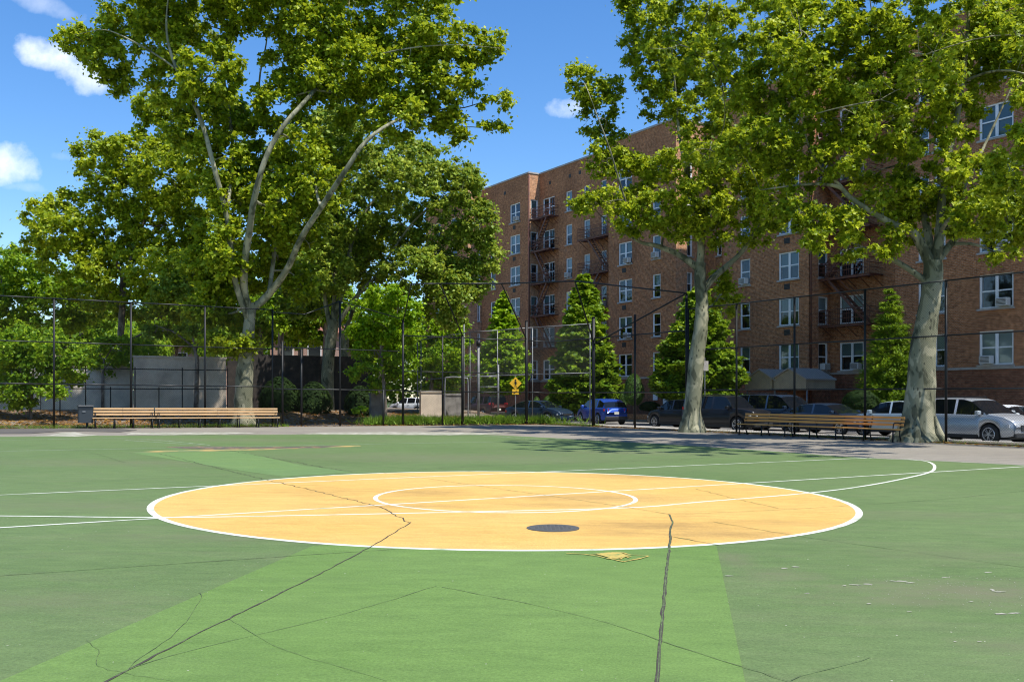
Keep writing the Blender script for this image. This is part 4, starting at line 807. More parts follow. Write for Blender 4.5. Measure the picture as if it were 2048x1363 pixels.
# ------------------------------------------------------------------ the apartment building
def brick(name, c1, c2, mortar, scale=1.0):
    m = bpy.data.materials.new(name); m.use_nodes = True; t = m.node_tree; b = t.nodes['Principled BSDF']
    tcn = N(t, 'ShaderNodeTexCoord'); sp = N(t, 'ShaderNodeSeparateXYZ'); L(t, tcn.outputs['Object'], sp.inputs[0])
    # local x runs along the facade, y across it: use x+y so returns get bricks too
    cb_ = N(t, 'ShaderNodeCombineXYZ'); L(t, mth('ADD', sp.outputs[0], sp.outputs[1], tree=t), cb_.inputs[0]); L(t, sp.outputs[2], cb_.inputs[1])
    br = N(t, 'ShaderNodeTexBrick', i_Scale=1.0, i_Mortar_Size=.012, i_Brick_Width=.24, i_Row_Height=.085, i_Bias=0.0); L(t, cb_.outputs[0], br.inputs['Vector'])
    br.inputs['Color1'].default_value = (*c1, 1); br.inputs['Color2'].default_value = (*c2, 1); br.inputs['Mortar'].default_value = (*mortar, 1)
    n = N(t, 'ShaderNodeTexNoise', i_Scale=.35, i_Detail=8, i_Roughness=.65); L(t, tcn.outputs['Object'], n.inputs['Vector'])
    r = ramp(t, [(.3, (.72, .70, .70)), (.7, (1.25, 1.22, 1.18))]); L(t, n.outputs[0], r.inputs[0])
    x = N(t, 'ShaderNodeMixRGB', blend_type='MULTIPLY'); x.inputs[0].default_value = 1; L(t, br.outputs[0], x.inputs[1]); L(t, r.outputs[0], x.inputs[2])
    n3 = N(t, 'ShaderNodeTexNoise', i_Scale=5, i_Detail=6, i_Roughness=.8); L(t, cb_.outputs[0], n3.inputs['Vector']); r3 = ramp(t, [(.36, (.50, .48, .46)), (.64, (1.55, 1.5, 1.42))]); L(t, n3.outputs[0], r3.inputs[0])
    x2 = N(t, 'ShaderNodeMixRGB', blend_type='MULTIPLY'); x2.inputs[0].default_value = 1; L(t, x.outputs[0], x2.inputs[1]); L(t, r3.outputs[0], x2.inputs[2]); x = x2
    # pale repointed patches
    n2 = N(t, 'ShaderNodeTexNoise', i_Scale=.5, i_Detail=5, i_Roughness=.7); L(t, tcn.outputs['Object'], n2.inputs['Vector'])
    mr = N(t, 'ShaderNodeMapRange', i_From_Min=.62, i_From_Max=.75, i_To_Max=.35); L(t, n2.outputs[0], mr.inputs[0])
    y = N(t, 'ShaderNodeMixRGB', i_Color2=(.33, .27, .23, 1)); L(t, mr.outputs[0], y.inputs[0]); L(t, x.outputs[0], y.inputs[1])
    L(t, y.outputs[0], b.inputs['Base Color']); b.inputs['Roughness'].default_value = .9; b.inputs['Specular IOR Level'].default_value = .2
    bp = N(t, 'ShaderNodeBump', i_Strength=.5, i_Distance=.02); L(t, br.outputs['Fac'], bp.inputs['Height']); bp.invert = True; L(t, bp.outputs[0], b.inputs['Normal']); return m
M['brick'] = brick('brown brick', (.45, .19, .080), (.31, .125, .055), (.40, .26, .17))
M['brickbase'] = brick('dark red base brick', (.28, .105, .055), (.19, .072, .04), (.23, .15, .10))
M['brickorange'] = brick('orange brick', (.52, .26, .13), (.44, .21, .105), (.5, .38, .27))  # sunlight on the return walls is put into this orange; the planter shares it
M['stone'] = mat('pale stone trim', (.45, .41, .36), .8, noise=(2, (.3, .27, .24), .4, .7))
M['frame'] = mat('white window frame', (.84, .84, .83), .45)
M['rust'] = mat('rust red fire escape paint', (.17, .055, .028), .6, noise=(4, (.07, .03, .02), .4, .65))
M['blind'] = mat('pale window blind', (.42, .43, .40), .8); M['blindgreen'] = mat('grey green window blind', (.16, .20, .18), .8); M['room'] = mat('dark room', (.02, .02, .022), .9)
M['acwhite'] = mat('white air conditioner casing', (.62, .61, .57), .5); M['grille'] = mat('dark vent grille', (.05, .045, .04), .7)
M['roofing'] = mat('roof felt', (.08, .08, .08), .9)
def glass_mat(name, k=.22, tint=(.75, .85, .9)):
    m = bpy.data.materials.new(name); m.use_nodes = True; t = m.node_tree; t.nodes.clear(); o = N(t, 'ShaderNodeOutputMaterial'); g = N(t, 'ShaderNodeBsdfGlossy', i_Roughness=.03); g.inputs['Color'].default_value = (.85, .93, 1, 1)
    tr = N(t, 'ShaderNodeBsdfTransparent'); tr.inputs[0].default_value = (*tint, 1); lw = N(t, 'ShaderNodeLayerWeight', i_Blend=k); ms = N(t, 'ShaderNodeMixShader')
    f = mth('ADD', mth('MULTIPLY', lw.outputs['Fresnel'], .9, tree=t), .05, tree=t, clamp=True); L(t, f, ms.inputs[0]); L(t, tr.outputs[0], ms.inputs[1]); L(t, g.outputs[0], ms.inputs[2]); L(t, ms.outputs[0], o.inputs[0]); return m
M['glass'] = glass_mat('window glass')
FLR = 2.9; s_at = lambda px: 60+.0527*(px-975)
def fpt(px): D = 1890*FLR/s_at(px); return Vector(((px-CX)/F*D, D, 0))
OB = fpt(975); UD = (fpt(2000)-OB).normalized(); ND = Vector((UD.y, -UD.x, 0)); ND = ND if ND.y < 0 else -ND     # along facade, out of facade
def u_at(px, n=0.0):
    k = (px-CX)/F; o = OB+ND*n; t = (k*o.y-o.x)/(UD.x-k*UD.y); return t
def n_on_ret(px, u):       # how deep behind the front plane a return wall at u is hit
    k = (px-CX)/F; o = OB+UD*u; t = (k*o.y-o.x)/(ND.x-k*ND.y); return t
RZ = math.atan2(UD.y, UD.x)
bld = empty('apartment_building', (OB.x, OB.y, 0), RZ, 'six storey brown brick apartment building with fire escapes along the street', 'building')
# local: x = along, y = inwards (+) -> check handedness
yin = Vector((-math.sin(RZ), math.cos(RZ), 0)); sg = 1 if yin.dot(-ND) > 0 else -1
ZB = -.3; ZT = EYE+7.0*FLR; SILL = [EYE+(.60+i)*FLR for i in range(6)]; WH = 1.74
def to_local(u, n, z): return (u, -sg*n, z)
uA0 = u_at(963); uA1 = u_at(1058); dA = -n_on_ret(1079, uA1)
uC0 = u_at(1217); uC1 = u_at(1352); dC = -n_on_ret(1411, uC1); uD0 = u_at(1447); uD1 = u_at(1617); dD = -n_on_ret(1661, uD1); uE0 = u_at(1790); uE1 = u_at(2048)+14
SEG = []      # (u0,n0,u1,n1, windows[(a0,a1,kind)])  along each wall: a measured from its left end as seen from outside
def rng_front(px0, px1, n): return u_at(px0, n), u_at(px1, n)
def wall(u0, n0, u1, n1, wins, zs=None, mname='brick', parent=None, top=None, base=True, nm='wall'):
    """vertical wall from (u0,n0) to (u1,n1), openings in wins: (s0,s1,z0,z1)"""
    a = Vector((u0, -sg*n0)); b_ = Vector((u1, -sg*n1)); Ln = (b_-a).length; t = (b_-a)/Ln
    top = ZT if top is None else top
    xs = sorted({0, Ln}|{v for w_ in wins for v in (w_[0], w_[1])}); zz = sorted({ZB, top}|{v for w_ in wins for v in (w_[2], w_[3])}|({SILL[0]-.12} if base else set()))
    mb = MB(); inn = Vector((-t.y, t.x)) if Vector((-t.y, t.x)).dot(Vector((0, sg*1.0))) > .1 or abs(t.x) < .5 else Vector((t.y, -t.x))
    if abs(t.x) < .5: inn = Vector((-1, 0))              # return walls: building lies towards -u
    def P(s_, z_, d=0): p = a+t*s_+inn*d; return (p.x, p.y, z_)
    for i in range(len(xs)-1):
        for j in range(len(zz)-1):
            xm = (xs[i]+xs[i+1])/2; zm = (zz[j]+zz[j+1])/2
            if any(w_[0] < xm < w_[1] and w_[2] < zm < w_[3] for w_ in wins): continue
            mb.add([P(xs[i], zz[j]), P(xs[i+1], zz[j]), P(xs[i+1], zz[j+1]), P(xs[i], zz[j+1])], [(0, 1, 2, 3)], 1 if (base and zm < SILL[0]-.12) else 0)
    for x0, x1, z0, z1 in [w_[:4] for w_ in wins]:
        q = [P(x0, z0), P(x1, z0), P(x1, z1), P(x0, z1)]; r = [P(x0, z0, .42), P(x1, z0, .42), P(x1, z1, .42), P(x0, z1, .42)]
        mb.add(q+r, [(0, 1, 5, 4), (1, 2, 6, 5), (2, 3, 7, 6), (3, 0, 4, 7)], 0); mb.add(r, [(0, 1, 2, 3)], 2)
    mb.build(nm, [M[mname], M['brickbase'] if base else M[mname], M['room']], parent or bld)
    return a, t, inn, P
WCACHE = {}; RW = random.Random(12)
def add_window(a, t, inn, s0, s1, z0, z1, double, parent, ac=None, vent=False, bl=None):
    w_ = s1-s0; h = z1-z0; key = (round(w_, 2), round(h, 2), double)
    p = a+t*((s0+s1)/2); ang = math.atan2(t.y, t.x)
    flip = 1 if Vector((-t.y, t.x)).dot(inn) > 0 else -1      # local +y*flip = inwards
    nm = 'double_window' if double else 'window'
    if key+(flip,) not in WCACHE:
        b = MB(); f = .075; y0, y1 = sorted((flip*.06, flip*.15))
        b.box(-w_/2, w_/2, y0, y1, h-f, h); b.box(-w_/2, w_/2, y0, y1, 0, f); b.box(-w_/2, -w_/2+f, y0, y1, f, h-f); b.box(w_/2-f, w_/2, y0, y1, f, h-f)
        if double: b.box(-f*.6, f*.6, y0, y1, f, h-f)
        ym, yn = sorted((flip*.08, flip*.13)); b.box(-w_/2+f, (-f*.6 if double else w_/2-f), ym, yn, h*.49, h*.53)
        if double: b.box(f*.6, w_/2-f, ym, yn, h*.49, h*.53)
        for sx0, sx1 in (((-w_/2+f, -f*.6), (f*.6, w_/2-f)) if double else ((-w_/2+f, w_/2-f),)):
            b.box(sx0, sx0+.035, ym, yn, f, h*.49); b.box(sx1-.035, sx1, ym, yn, f, h*.49); b.box(sx0, sx0+.035, ym, yn, h*.53, h-f); b.box(sx1-.035, sx1, ym, yn, h*.53, h-f)
        g = MB(); yg = flip*.115; g.add([(-w_/2+f, yg, f), (w_/2-f, yg, f), (w_/2-f, yg, h-f), (-w_/2+f, yg, h-f)], [(0, 1, 2, 3)])
        c = MB(); ya, yb = sorted((flip*-.10, flip*.06)); c.box(-w_/2-.08, w_/2+.08, ya, yb, -.10, 0)
        WCACHE[key+(flip,)] = (b, g, c)
    b, g, c = WCACHE[key+(flip,)]
    if isinstance(b, MB):
        wo = b.build(nm, M['frame'], parent); go = g.build('pane', M['glass'], wo); co = c.build('sill', M['stone'] if True else None, wo); WCACHE[key+(flip,)] = (wo.data, go.data, co.data)
    else:
        wo = bpy.data.objects.new(nm, b); COL.objects.link(wo); wo.parent = parent
        for n_, d_ in (('pane', g), ('sill', c)): q = bpy.data.objects.new(n_, d_); COL.objects.link(q); q.parent = wo
    wo.location = (p.x, p.y, z0); wo.rotation_euler = (0, 0, ang)
    # blind behind the glass
    kk = RW.random() if bl is None else bl
    if kk < .75:
        fr = RW.choice((.45, .5, .5, .55, .95)) ; m_ = M['blind'] if RW.random() < .45 else M['blindgreen']; q = MB(); ya, yb = sorted((flip*.17, flip*.18)); q.box(-w_/2+.05, w_/2-.05, ya, yb, h*(1-fr), h-.05); q.build('blind', m_, wo)
    if ac:
        q = MB(); cx_ = ac*w_*.24 if double else 0; ww = .30 if double else min(.29, w_/2-.1); ya, yb = sorted((flip*-.32, flip*.05)); q.bbox(cx_-ww, cx_+ww, ya, yb, .07, .47, .02)
        for k in range(5): q.box(cx_-ww+.05, cx_+ww-.05, *sorted((flip*-.33, flip*-.322)), .12+k*.065, .15+k*.065, m=1)
        q.build('air_conditioner', [M['acwhite'], M['grille']], wo)
    if vent:
        q = MB(); q.box(-.36, .10, *sorted((flip*-.02, flip*.02)), -.62, -.27, m=0)
        for k in range(4): q.box(-.34, .08, *sorted((flip*-.035, flip*-.021)), -.60+k*.085, -.57+k*.085, m=1)
        q.build('vent_grille', [M['grille'], M['stone'] if False else M['black']], wo)
def col_on_front(px0, px1, n, u0): return u_at(px0, n)-u0, u_at(px1, n)-u0
def section(u0, u1, n, cols, ac={}, rows=range(6), **kw):
    wins = []; meta = []
    for px0, px1, dbl, vent in cols:
        s0, s1 = col_on_front(px0, px1, n, u0); s0 = max(s0, .12); s1 = min(s1, u1-u0-.12)
        for r in rows: wins.append((s0, s1, SILL[r], SILL[r]+WH)); meta.append((dbl, ac.get((px0, r)), vent and r > 0))
    a, t, inn, P = wall(u0, n, u1, n, wins+kw.pop('extra', []), **kw)
    for w_, m_ in zip(wins, meta): add_window(a, t, inn, *w_, m_[0], kw.get('parent') or bld, m_[1], m_[2])
def ret(u, n0, n1, cols, ac={}, rows=range(6), mname='brickorange', **kw):
    wins = []; meta = []
    for px0, px1, dbl in cols:
        s0 = abs(n_on_ret(px0, u)-n0); s1 = abs(n_on_ret(px1, u)-n0)
        for r in rows: wins.append((s0, s1, SILL[r], SILL[r]+WH)); meta.append((dbl, ac.get((px0, r))))
    a, t, inn, P = wall(u, n0, u, n1, wins, mname=mname, **kw)
    for w_, m_ in zip(wins, meta): add_window(a, t, inn, *w_, m_[0], kw.get('parent') or bld, m_[1])
section(uA0, uA1, 0, [(981, 991, False, False), (1020, 1040, True, True)], {(1020, 5): 1, (1020, 2): 1})
ret(uA1, 0, -dA, [(1061.5, 1076, False)])
section(uA1, uC0, -dA, [(1086, 1109, True, False), (1132, 1144, False, False), (1168, 1180, False, False), (1202, 1213, False, False)], {(1132, 3): 1, (1168, 3): 1, (1202, 2): 1})
ret(uC0, -dA, 0, [])
section(uC0, uC1, 0, [(1237, 1264, True, True), (1305, 1321, False, False)], {(1237, 4-0): None, (1237, 3): 1, (1237, 1): 1, (1305, 3): 1})
ret(uC1, 0, -dC, [(1374, 1385, False)], rows=range(1, 6))
section(uC1, uD0, -dC, [(1433, 1443, False, False)]); ret(uD0, -dC, 0, [])
section(uD0, uD1, 0, [(1480, 1500, False, False), (1557, 1598, True, True)], {(1480, 2): 1}); ret(uD1, 0, -dD, [(1637, 1656, False)], {(1637, 0): 1, (1637, 4): 1}, mname='brick')  # this return takes the darker facade brick to look tree shaded
section(uD1, uE0, -dD, [(1679, 1727, True, False)], {(1679, 0): 1}); ret(uE0, -dD, 0, [])
section(uE0, uE1, 0, [(1836, 1858, False, False), (1868, 1891, False, False), (1958, 2027, True, False), (2110, 2150, False, False)], {(1958, 1): 1, (1958, 0): -1, (1958, 2): 1, (1836, 3): 1},
        extra=[(u_at(1958)-uE0, u_at(2030)-uE0, .2, 1.0)])
# gable end, back, roof, belt course, coping, drain pipes
b = MB(); dep = 14
def lb(u, n): return (u, -sg*n)
fp = [(uA0, 0), (uA1, 0), (uA1, -dA), (uC0, -dA), (uC0, 0), (uC1, 0), (uC1, -dC), (uD0, -dC), (uD0, 0), (uD1, 0), (uD1, -dD), (uE0, -dD), (uE0, 0), (uE1, 0), (uE1, -dep), (uA0, -dep)]
b.add([(*lb(u, n), ZT-.35) for u, n in fp], [tuple(range(len(fp)))]); b.build('roof', M['roofing'], bld)
b = MB()
for (u0, n0), (u1, n1) in ((fp[-3], fp[-2]), (fp[-2], fp[-1]), (fp[-1], fp[0])): b.add([(*lb(u0, n0), ZB), (*lb(u1, n1), ZB), (*lb(u1, n1), ZT), (*lb(u0, n0), ZT)], [(0, 1, 2, 3)])
b.build('wall', M['brick'], bld)
b = MB(); c2 = MB()
for i in range(len(fp)-3):
    (u0, n0), (u1, n1) = fp[i], fp[i+1]; p = Vector((*lb(u0, n0), 0)); q = Vector((*lb(u1, n1), 0)); d = (q-p).normalized(); 
    outw = Vector((0, -sg*1.0*1, 0)) if abs(d.x) > .5 else Vector((1 if n1 < n0 else -1, 0, 0))
    outw = Vector((0, -sg, 0)) if abs(d.x) > .5 else outw
    for mbx, z0, z1, pr_ in ((b, ZT, ZT+.14, .06), (c2, SILL[0]-.22, SILL[0]-.101, .05)):
        e = -.001 if abs(d.x) > .5 else .051
        P4 = [p+d*e*(-1 if abs(d.x) > .5 else 1)-outw*.02, q+outw*-.02, q+outw*pr_, p+outw*pr_]
        mbx.prism([(v.x, v.y, z0) for v in P4], (0, 0, z1-z0))
b.build('coping', M['stone'], bld); c2.build('belt_course', M['stone'], bld)
# recessed dark vents in the parapet, drain pipe
b = MB()
for px, n in ((1100, -dA), (1140, -dA), (1160, -dA), (1010, 0)):
    u = u_at(px, n); b.box(u-.15, u+.15, *sorted((-sg*(n+.03), -sg*(n-.02))), ZT-1.2, ZT-.9)
b.build('vent_grille', M['grille'], bld)
for u, n in ((uA1+.12, .08), (uD1+.1, -.1)): b = MB(); b.tube([(u, -sg*n, .2), (u, -sg*n, ZT-.2)], .07, 8); b.build('drain_pipe', M['rust'], bld, True)
# fire escapes: balconies on every floor joined by stairs
def fire_escape(u0, u1, n, depth, floors, stair=True):
    fe = bpy.data.objects.new('fire_escape', None); COL.objects.link(fe); fe.parent = bld
    for r in floors:
        z = SILL[r]-.12; bl = MB(); Y = lambda nn: -sg*nn
        for k in range(int(depth/.12)+1): y = Y(n+.05+k*depth/int(depth/.12)*.97); bl.box(u0, u1, y-.028, y+.028, z-.03, z)
        for uu_ in np.arange(u0, u1+.01, (u1-u0)/4): bl.box(uu_-.025, uu_+.025, *sorted((Y(n), Y(n+depth))), z-.09, z-.031); bl.bar((uu_, Y(n+.03), z-.7), (uu_, Y(n+depth*.85), z-.08), .035)
        bl.box(u0, u1, *sorted((Y(n+depth-.05), Y(n+depth))), z-.14, z+.0)
        for zz in (.35, .62, .92):
            bl.box(u0, u1, *sorted((Y(n+depth-.035), Y(n+depth))), z+zz, z+zz+.035)
            for uu_ in (u0, u1): bl.box(uu_-.017, uu_+.017, *sorted((Y(n+.02), Y(n+depth-.036))), z+zz, z+zz+.035)
        k = int((u1-u0)/.16)
        for i in range(k+1): uu_ = u0+(u1-u0)*i/k; bl.box(uu_-.009, uu_+.009, *sorted((Y(n+depth-.026), Y(n+depth-.008))), z+.001, z+.92)
        bl.build('balcony', M['rust'], fe)
    if stair:
        for i in range(len(floors)-1):
            z0 = SILL[floors[i]]-.1; z1 = SILL[floors[i+1]]-.1; st = MB(); Y0, Y1 = -sg*(n+depth*.55), -sg*(n+depth*.92)
            ua, ub = (u0+.3, u1-.4) if i % 2 else (u1-.3, u0+.4)
            if u1-u0 > 4: ub = ua+(2.6 if ub > ua else -2.6)
            for yy in (Y0, Y1): st.bar((ua, yy, z0), (ub, yy, z1), .04, .16); st.bar((ua, yy, z0+.8), (ub, yy, z1+.8), .03, .04)
            for q in range(12): f = (q+.5)/12; uu_ = ua+(ub-ua)*f; zz = z0+(z1-z0)*f; st.box(uu_-.1, uu_+.1, *sorted((Y0, Y1)), zz-.012, zz+.012)
            st.build('stair', M['rust'], fe)
fire_escape(uA1+.15, u_at(1117, -dA), -dA, 1.05, [1, 2, 3, 4, 5])
fire_escape(u_at(1176, -dA), uC0-.15, -dA, 1.1, [1, 2, 3, 4])
fire_escape(uD1+.2, u_at(1766, -dD), -dD, 1.25, [1, 2, 3, 4, 5])
# entrance canopies, planter, signs
M['canopy'] = mat('beige entrance canopy', (.36, .30, .20), .75, noise=(2, (.27, .23, .16), .4, .7)); M['canopyroof'] = mat('grey canopy roof', (.33, .30, .25), .85, 0, .1)
def canopy(px0, px1, nf, nb, label):
    u0, u1 = u_at(px0, nf), u_at(px1, nf); uc = (u0+u1)/2; o = empty('entrance_canopy', tuple(OB), RZ, label, 'canopy'); Y = lambda n: -sg*n; ze, zp, zb_ = 2.55, 3.15, 1.95
    b = MB(); ya, yb = Y(nf), Y(nf-.05); b.prism([(u0, ya, zb_), (u1, ya, zb_), (u1, ya, ze), (uc, ya, zp), (u0, ya, ze)], (0, yb-ya, 0)); b.build('gable', M['canopy'], o)
    for uu_, s_ in ((u0, 1), (u1, -1)): b = MB(); b.box(*sorted((uu_, uu_+s_*.05)), *sorted((Y(nf-.052), Y(nb))), zb_, ze); b.build('valance', M['canopy'], o)
    for ua in (u0, u1): b = MB(); d = -.1 if ua < uc else .1; b.prism([(ua+d, Y(nf+.08), ze-.05), (uc, Y(nf+.08), zp+.02), (uc, Y(nf+.08), zp+.10), (ua+d, Y(nf+.08), ze+.03)], (0, Y(nb)-Y(nf+.08), 0)); b.build('roof', M['canopyroof'], o)
    for uu_ in (u0+.06, u1-.06): b = MB(); b.tube([(uu_, Y(nf-.15), -.3), (uu_, Y(nf-.15), zb_+.3)], .045, 8); b.build('post', M['galv'], o, True)
canopy(1490, 1548, 2.6, .02, 'left beige gabled entrance canopy behind the dark cars'); canopy(1544, 1612, 2.6, .02, 'right beige gabled entrance canopy behind the dark cars')
def bl_box(name, px0, px1, n, d, z0, z1, m, label, cat):
    u0, u1 = u_at(px0, n), u_at(px1, n); o = raw(name, [], [], m); bpy.data.objects.remove(o); b = MB(); b.bbox(-(u1-u0)/2, (u1-u0)/2, -d/2, d/2, 0, z1-z0, .015); o = b.build(name, m); p = OB+UD*((u0+u1)/2)+ND*n
    o.location = (p.x, p.y, z0); o.rotation_euler.z = RZ; return tag(o, label, cat)
bl_box('planter_wall', 1222, 1322, 3.1, .3, -.25, .30, M['brickorange'], 'low orange brick planter wall right of the blue hatchback', 'planter')
bl_box('notice_board', 1306, 1315, .06, .05, 1.3, 2.2, M['frame'], 'upper white notice on the base wall beside the dark saloon', 'notice')
bl_box('notice_board', 1326, 1333, .06, .05, .9, 1.8, M['frame'], 'lower white notice on the base wall beside the dark saloon', 'notice')
bl_box('basement_door', 1334, 1351, .05, .06, -.3, 1.7, M['canopy'], 'beige service door in the dark brick base', 'door')
# satellite dish and window unit bracket at the second recess
# far neighbour block at left (return coloured as sunlit) and low pink houses behind the trees
nb = empty('apartment_building', (OB.x, OB.y, 0), RZ, 'sunlit orange brick block end peeping out behind the trees left of the brown building', 'building')
un = u_at(962, .0); nd = 4.0
def ncol(px): return n_on_ret(px, un)
nf_ = n_on_ret(936, un)
a, t, inn, P = wall(un, nf_, un, -3, [(abs(ncol(955)-nf_), abs(ncol(960.5)-nf_), SILL[r], SILL[r]+WH) for r in range(6)], mname='brickorange', parent=nb)
for r in range(6): add_window(a, t, inn, abs(ncol(955)-nf_), abs(ncol(960.5)-nf_), SILL[r], SILL[r]+WH, False, nb)
a, t, inn, P = wall(un-9, nf_, un, nf_, [(s_, s_+1.3, SILL[r], SILL[r]+WH) for s_ in (2, 5.5) for r in range(6)], mname='brick', parent=nb)
for r in range(6):
    for s_ in (2, 5.5): add_window(a, t, inn, s_, s_+1.3, SILL[r], SILL[r]+WH, False, nb)
b = MB(); b.add([(*lb(un-9, nf_), ZT-.3), (*lb(un, nf_), ZT-.3), (*lb(un, -3), ZT-.3), (*lb(un-9, -14), ZT-.3)], [(0, 1, 2, 3)]); b.build('roof', M['roofing'], nb)
M['pinkwall'] = mat('pink stucco', (.50, .33, .27), .8, noise=(1, (.4, .26, .22), .4, .7)); M['tile'] = mat('red roof tiles', (.32, .13, .08), .8, noise=(5, (.22, .09, .06), .4, .6)); M['darkglass'] = mat('dark window', (.02, .025, .03), .1)
def house(px0, px1, D, ytop, yeave, label):
    x0 = (px0-CX)/F*D; x1 = (px1-CX)/F*D; zt = EYE+(HY-ytop)/F*D; ze = EYE+(HY-yeave)/F*D; g = .3; w_ = x1-x0; o = empty('house', ((x0+x1)/2, D, g), 0, label, 'house')
    b = MB(); b.box(-w_/2, w_/2, 0, 8, -.5, ze-g); b.build('wall', M['pinkwall'], o)
    b = MB(); b.prism([(-w_/2-.3, -.4, ze-g+.003), (w_/2+.3, -.4, ze-g+.003), (w_/2-.6, 4, zt-g), (-w_/2+.6, 4, zt-g)], (0, 0, .15)); b.prism([(-w_/2-.3, 8.4, ze-g+.003), (-w_/2+.6, 4, zt-g), (w_/2-.6, 4, zt-g), (w_/2+.3, 8.4, ze-g+.003)], (0, 0, .15)); b.build('roof', M['tile'], o)
    for k in range(int(w_/2.6)):
        xx = -w_/2+1.0+k*2.6; f = MB(); f.box(xx-.1, xx+1.2, -.05, -.003, ze-g-2.3, ze-g-.7); fo = f.build('window', M['frame'], o); q = MB(); q.box(xx, xx+1.1, -.06, -.051, ze-g-2.2, ze-g-.8); q.build('pane', M['darkglass'], fo)
house(540, 690, 88, 632, 668, 'low pink stucco house glimpsed between the trunks'); house(330, 470, 92, 650, 690, 'low pink house hidden behind the grey wall trees')
# grey walls and added dark shade panel behind the left fence
M['concrete'] = mat('stained grey concrete', (.60, .50, .38), .9, noise=(.8, (.38, .32, .25), .4, .65), bump=(12, .3, .03)); M['concretepale'] = mat('pale concrete', (.66, .58, .46), .9, noise=(1.2, (.48, .42, .34), .4, .7))
M['blockgrey'] = mat('weathered grey blocks', (.24, .225, .20), .9, noise=(2.4, (.14, .13, .115), .4, .6), bump=(14, .5, .03))
M['boards'] = mat('dark weathered boards', (.045, .035, .028), .85, noise=(3, (.02, .017, .015), .4, .6))  # shade of the added panel is in this tone; wall joints share it
def wallbox(name, px0, px1, s_, ztop, m, label, thick=.25, cop=True, cat='wall'):
    A = on_left(px0, s_); B = on_left(px1, s_); o = empty(name, tuple((A+B)/2), math.atan2((B-A).y, (B-A).x), label, cat); h = (B-A).length/2; b = MB(); b.box(-h, h, 0, thick, -.3, ztop); b.build('wall_panel', m, o)
    if cop: b = MB(); b.box(-h-.04, h+.04, -.05, thick+.05, ztop+.001, ztop+.12); b.build('coping', m, o)
    for k in range(1, int(h*2/3.2)+1): b = MB(); x = -h+k*3.2; b.box(x-.012, x+.012, -.02, -.002, 0, ztop); b.build('joint', M['boards'], o)
    return o
wallbox('concrete_wall', 268, 452, 9.5, 3.6, M['concrete'], 'tall grey concrete wall dappled with sun behind the left benches')
wallbox('concrete_wall', -200, 266, 12.5, 3.1, M['concretepale'], 'lower pale concrete wall at left behind the leafy young tree')
wallbox('board_fence', 455, 745, 11.5, 4.0, M['boards'], 'dark board fence in deep shade behind the double trunk', .08, False, 'fence')  # added panel; deep shade among the undergrowth is put into its dark colour
o = wallbox('retaining_wall', 842, 884, 5.2, 1.75, M['concrete'], 'pale retaining wall seen through the backstop mesh'); o = wallbox('block_wall', 888, 924, 6.2, 1.6, M['blockgrey'], 'low grey block wall right of the pale retaining wall')
wallbox('picnic_wall', 742, 765, 5.2, 1.6, M['blockgrey'], 'pale upright slabs behind the fence left of the backstop')
# inner low rail fence in front of the grey wall
o = empty('low_fence', label='thin dark rail fence standing before the grey concrete wall', cat='fence')
A = on_left(120, 6.5); B = on_left(455, 6.5)
for k in range(8): p = A.lerp(B, k/7); b = MB(); b.tube([(p.x, p.y, .2), (p.x, p.y, 3.0 if k % 2 else 2.0)], .03, 6); b.build('post', M['black'], o)
for zz in (1.9, 2.9): b = MB(); b.tube([(A.x, A.y, zz), (B.x, B.y, zz)], .025, 6); b.build('rail', M['black'], o)
# yellow pedestrian warning sign and street lamp
sp_ = Wp(1031, 797, 57.0); o = empty('warning_sign', (sp_.x, sp_.y, gz(sp_.x)-.1), 0, 'yellow diamond pedestrian crossing sign with small arrow plate below', 'sign')
M['signyellow'] = mat('sign yellow', (.85, .50, .02), .4); M['signblack'] = mat('sign black', (.01, .01, .01), .5)
b = MB(); b.tube([(0, .05, 0), (0, .05, 2.9)], .03, 8); b.build('post', M['galv'], o)
zc = EYE+(HY-766)/F*57-(gz(sp_.x)-.1); hd = 12.5/F*57
def dia(w__, c, y0, y1, mm, nm):
    b = MB(); b.prism([(c[0]-w__, y0, c[1]), (c[0], y0, c[1]-w__), (c[0]+w__, y0, c[1]), (c[0], y0, c[1]+w__)], (0, y1-y0, 0)); return b.build(nm, mm, o)
dia(hd, (0, zc), 0, .012, M['signyellow'], 'sign_plate')
b = MB(); zf = zc
b.cyl((0, -.008, zf+.19), .05, (0, 1, 0), .012, 12); b.prism([(-.045, -.002, zf-.08), (.045, -.002, zf-.08), (.05, -.002, zf+.12), (-.05, -.002, zf+.12)], (0, -.01, 0)); b.bar((-.02, -.008, zf-.08), (-.08, -.008, zf-.26), .035, .012); b.bar((.02, -.008, zf-.08), (.07, -.008, zf-.26), .035, .012); b.bar((.03, -.008, zf+.1), (.11, -.008, zf-.02), .025, .012); b.bar((-.03, -.008, zf+.1), (-.1, -.008, zf-.01), .025, .012)
b.build('pedestrian_symbol', M['signblack'], o)
zc2 = EYE+(HY-783)/F*57-(gz(sp_.x)-.1); b = MB(); b.box(-.20, .20, 0, .012, zc2-.16, zc2+.16); b.build('arrow_plate', M['signyellow'], o); b = MB(); b.bar((.10, -.006, zc2+.08), (-.08, -.006, zc2-.06), .03, .01); b.prism([(-.12, -.002, zc2-.10), (-.02, -.002, zc2-.08), (-.1, -.002, zc2+.01)], (0, -.01, 0)); b.build('arrow_symbol', M['signblack'], o)
lp_ = Wp(928, 797, 62); o = empty('street_lamp', (lp_.x, lp_.y, -.1), 0, 'slim street lamp with small head left of the orange brick block', 'street lamp')
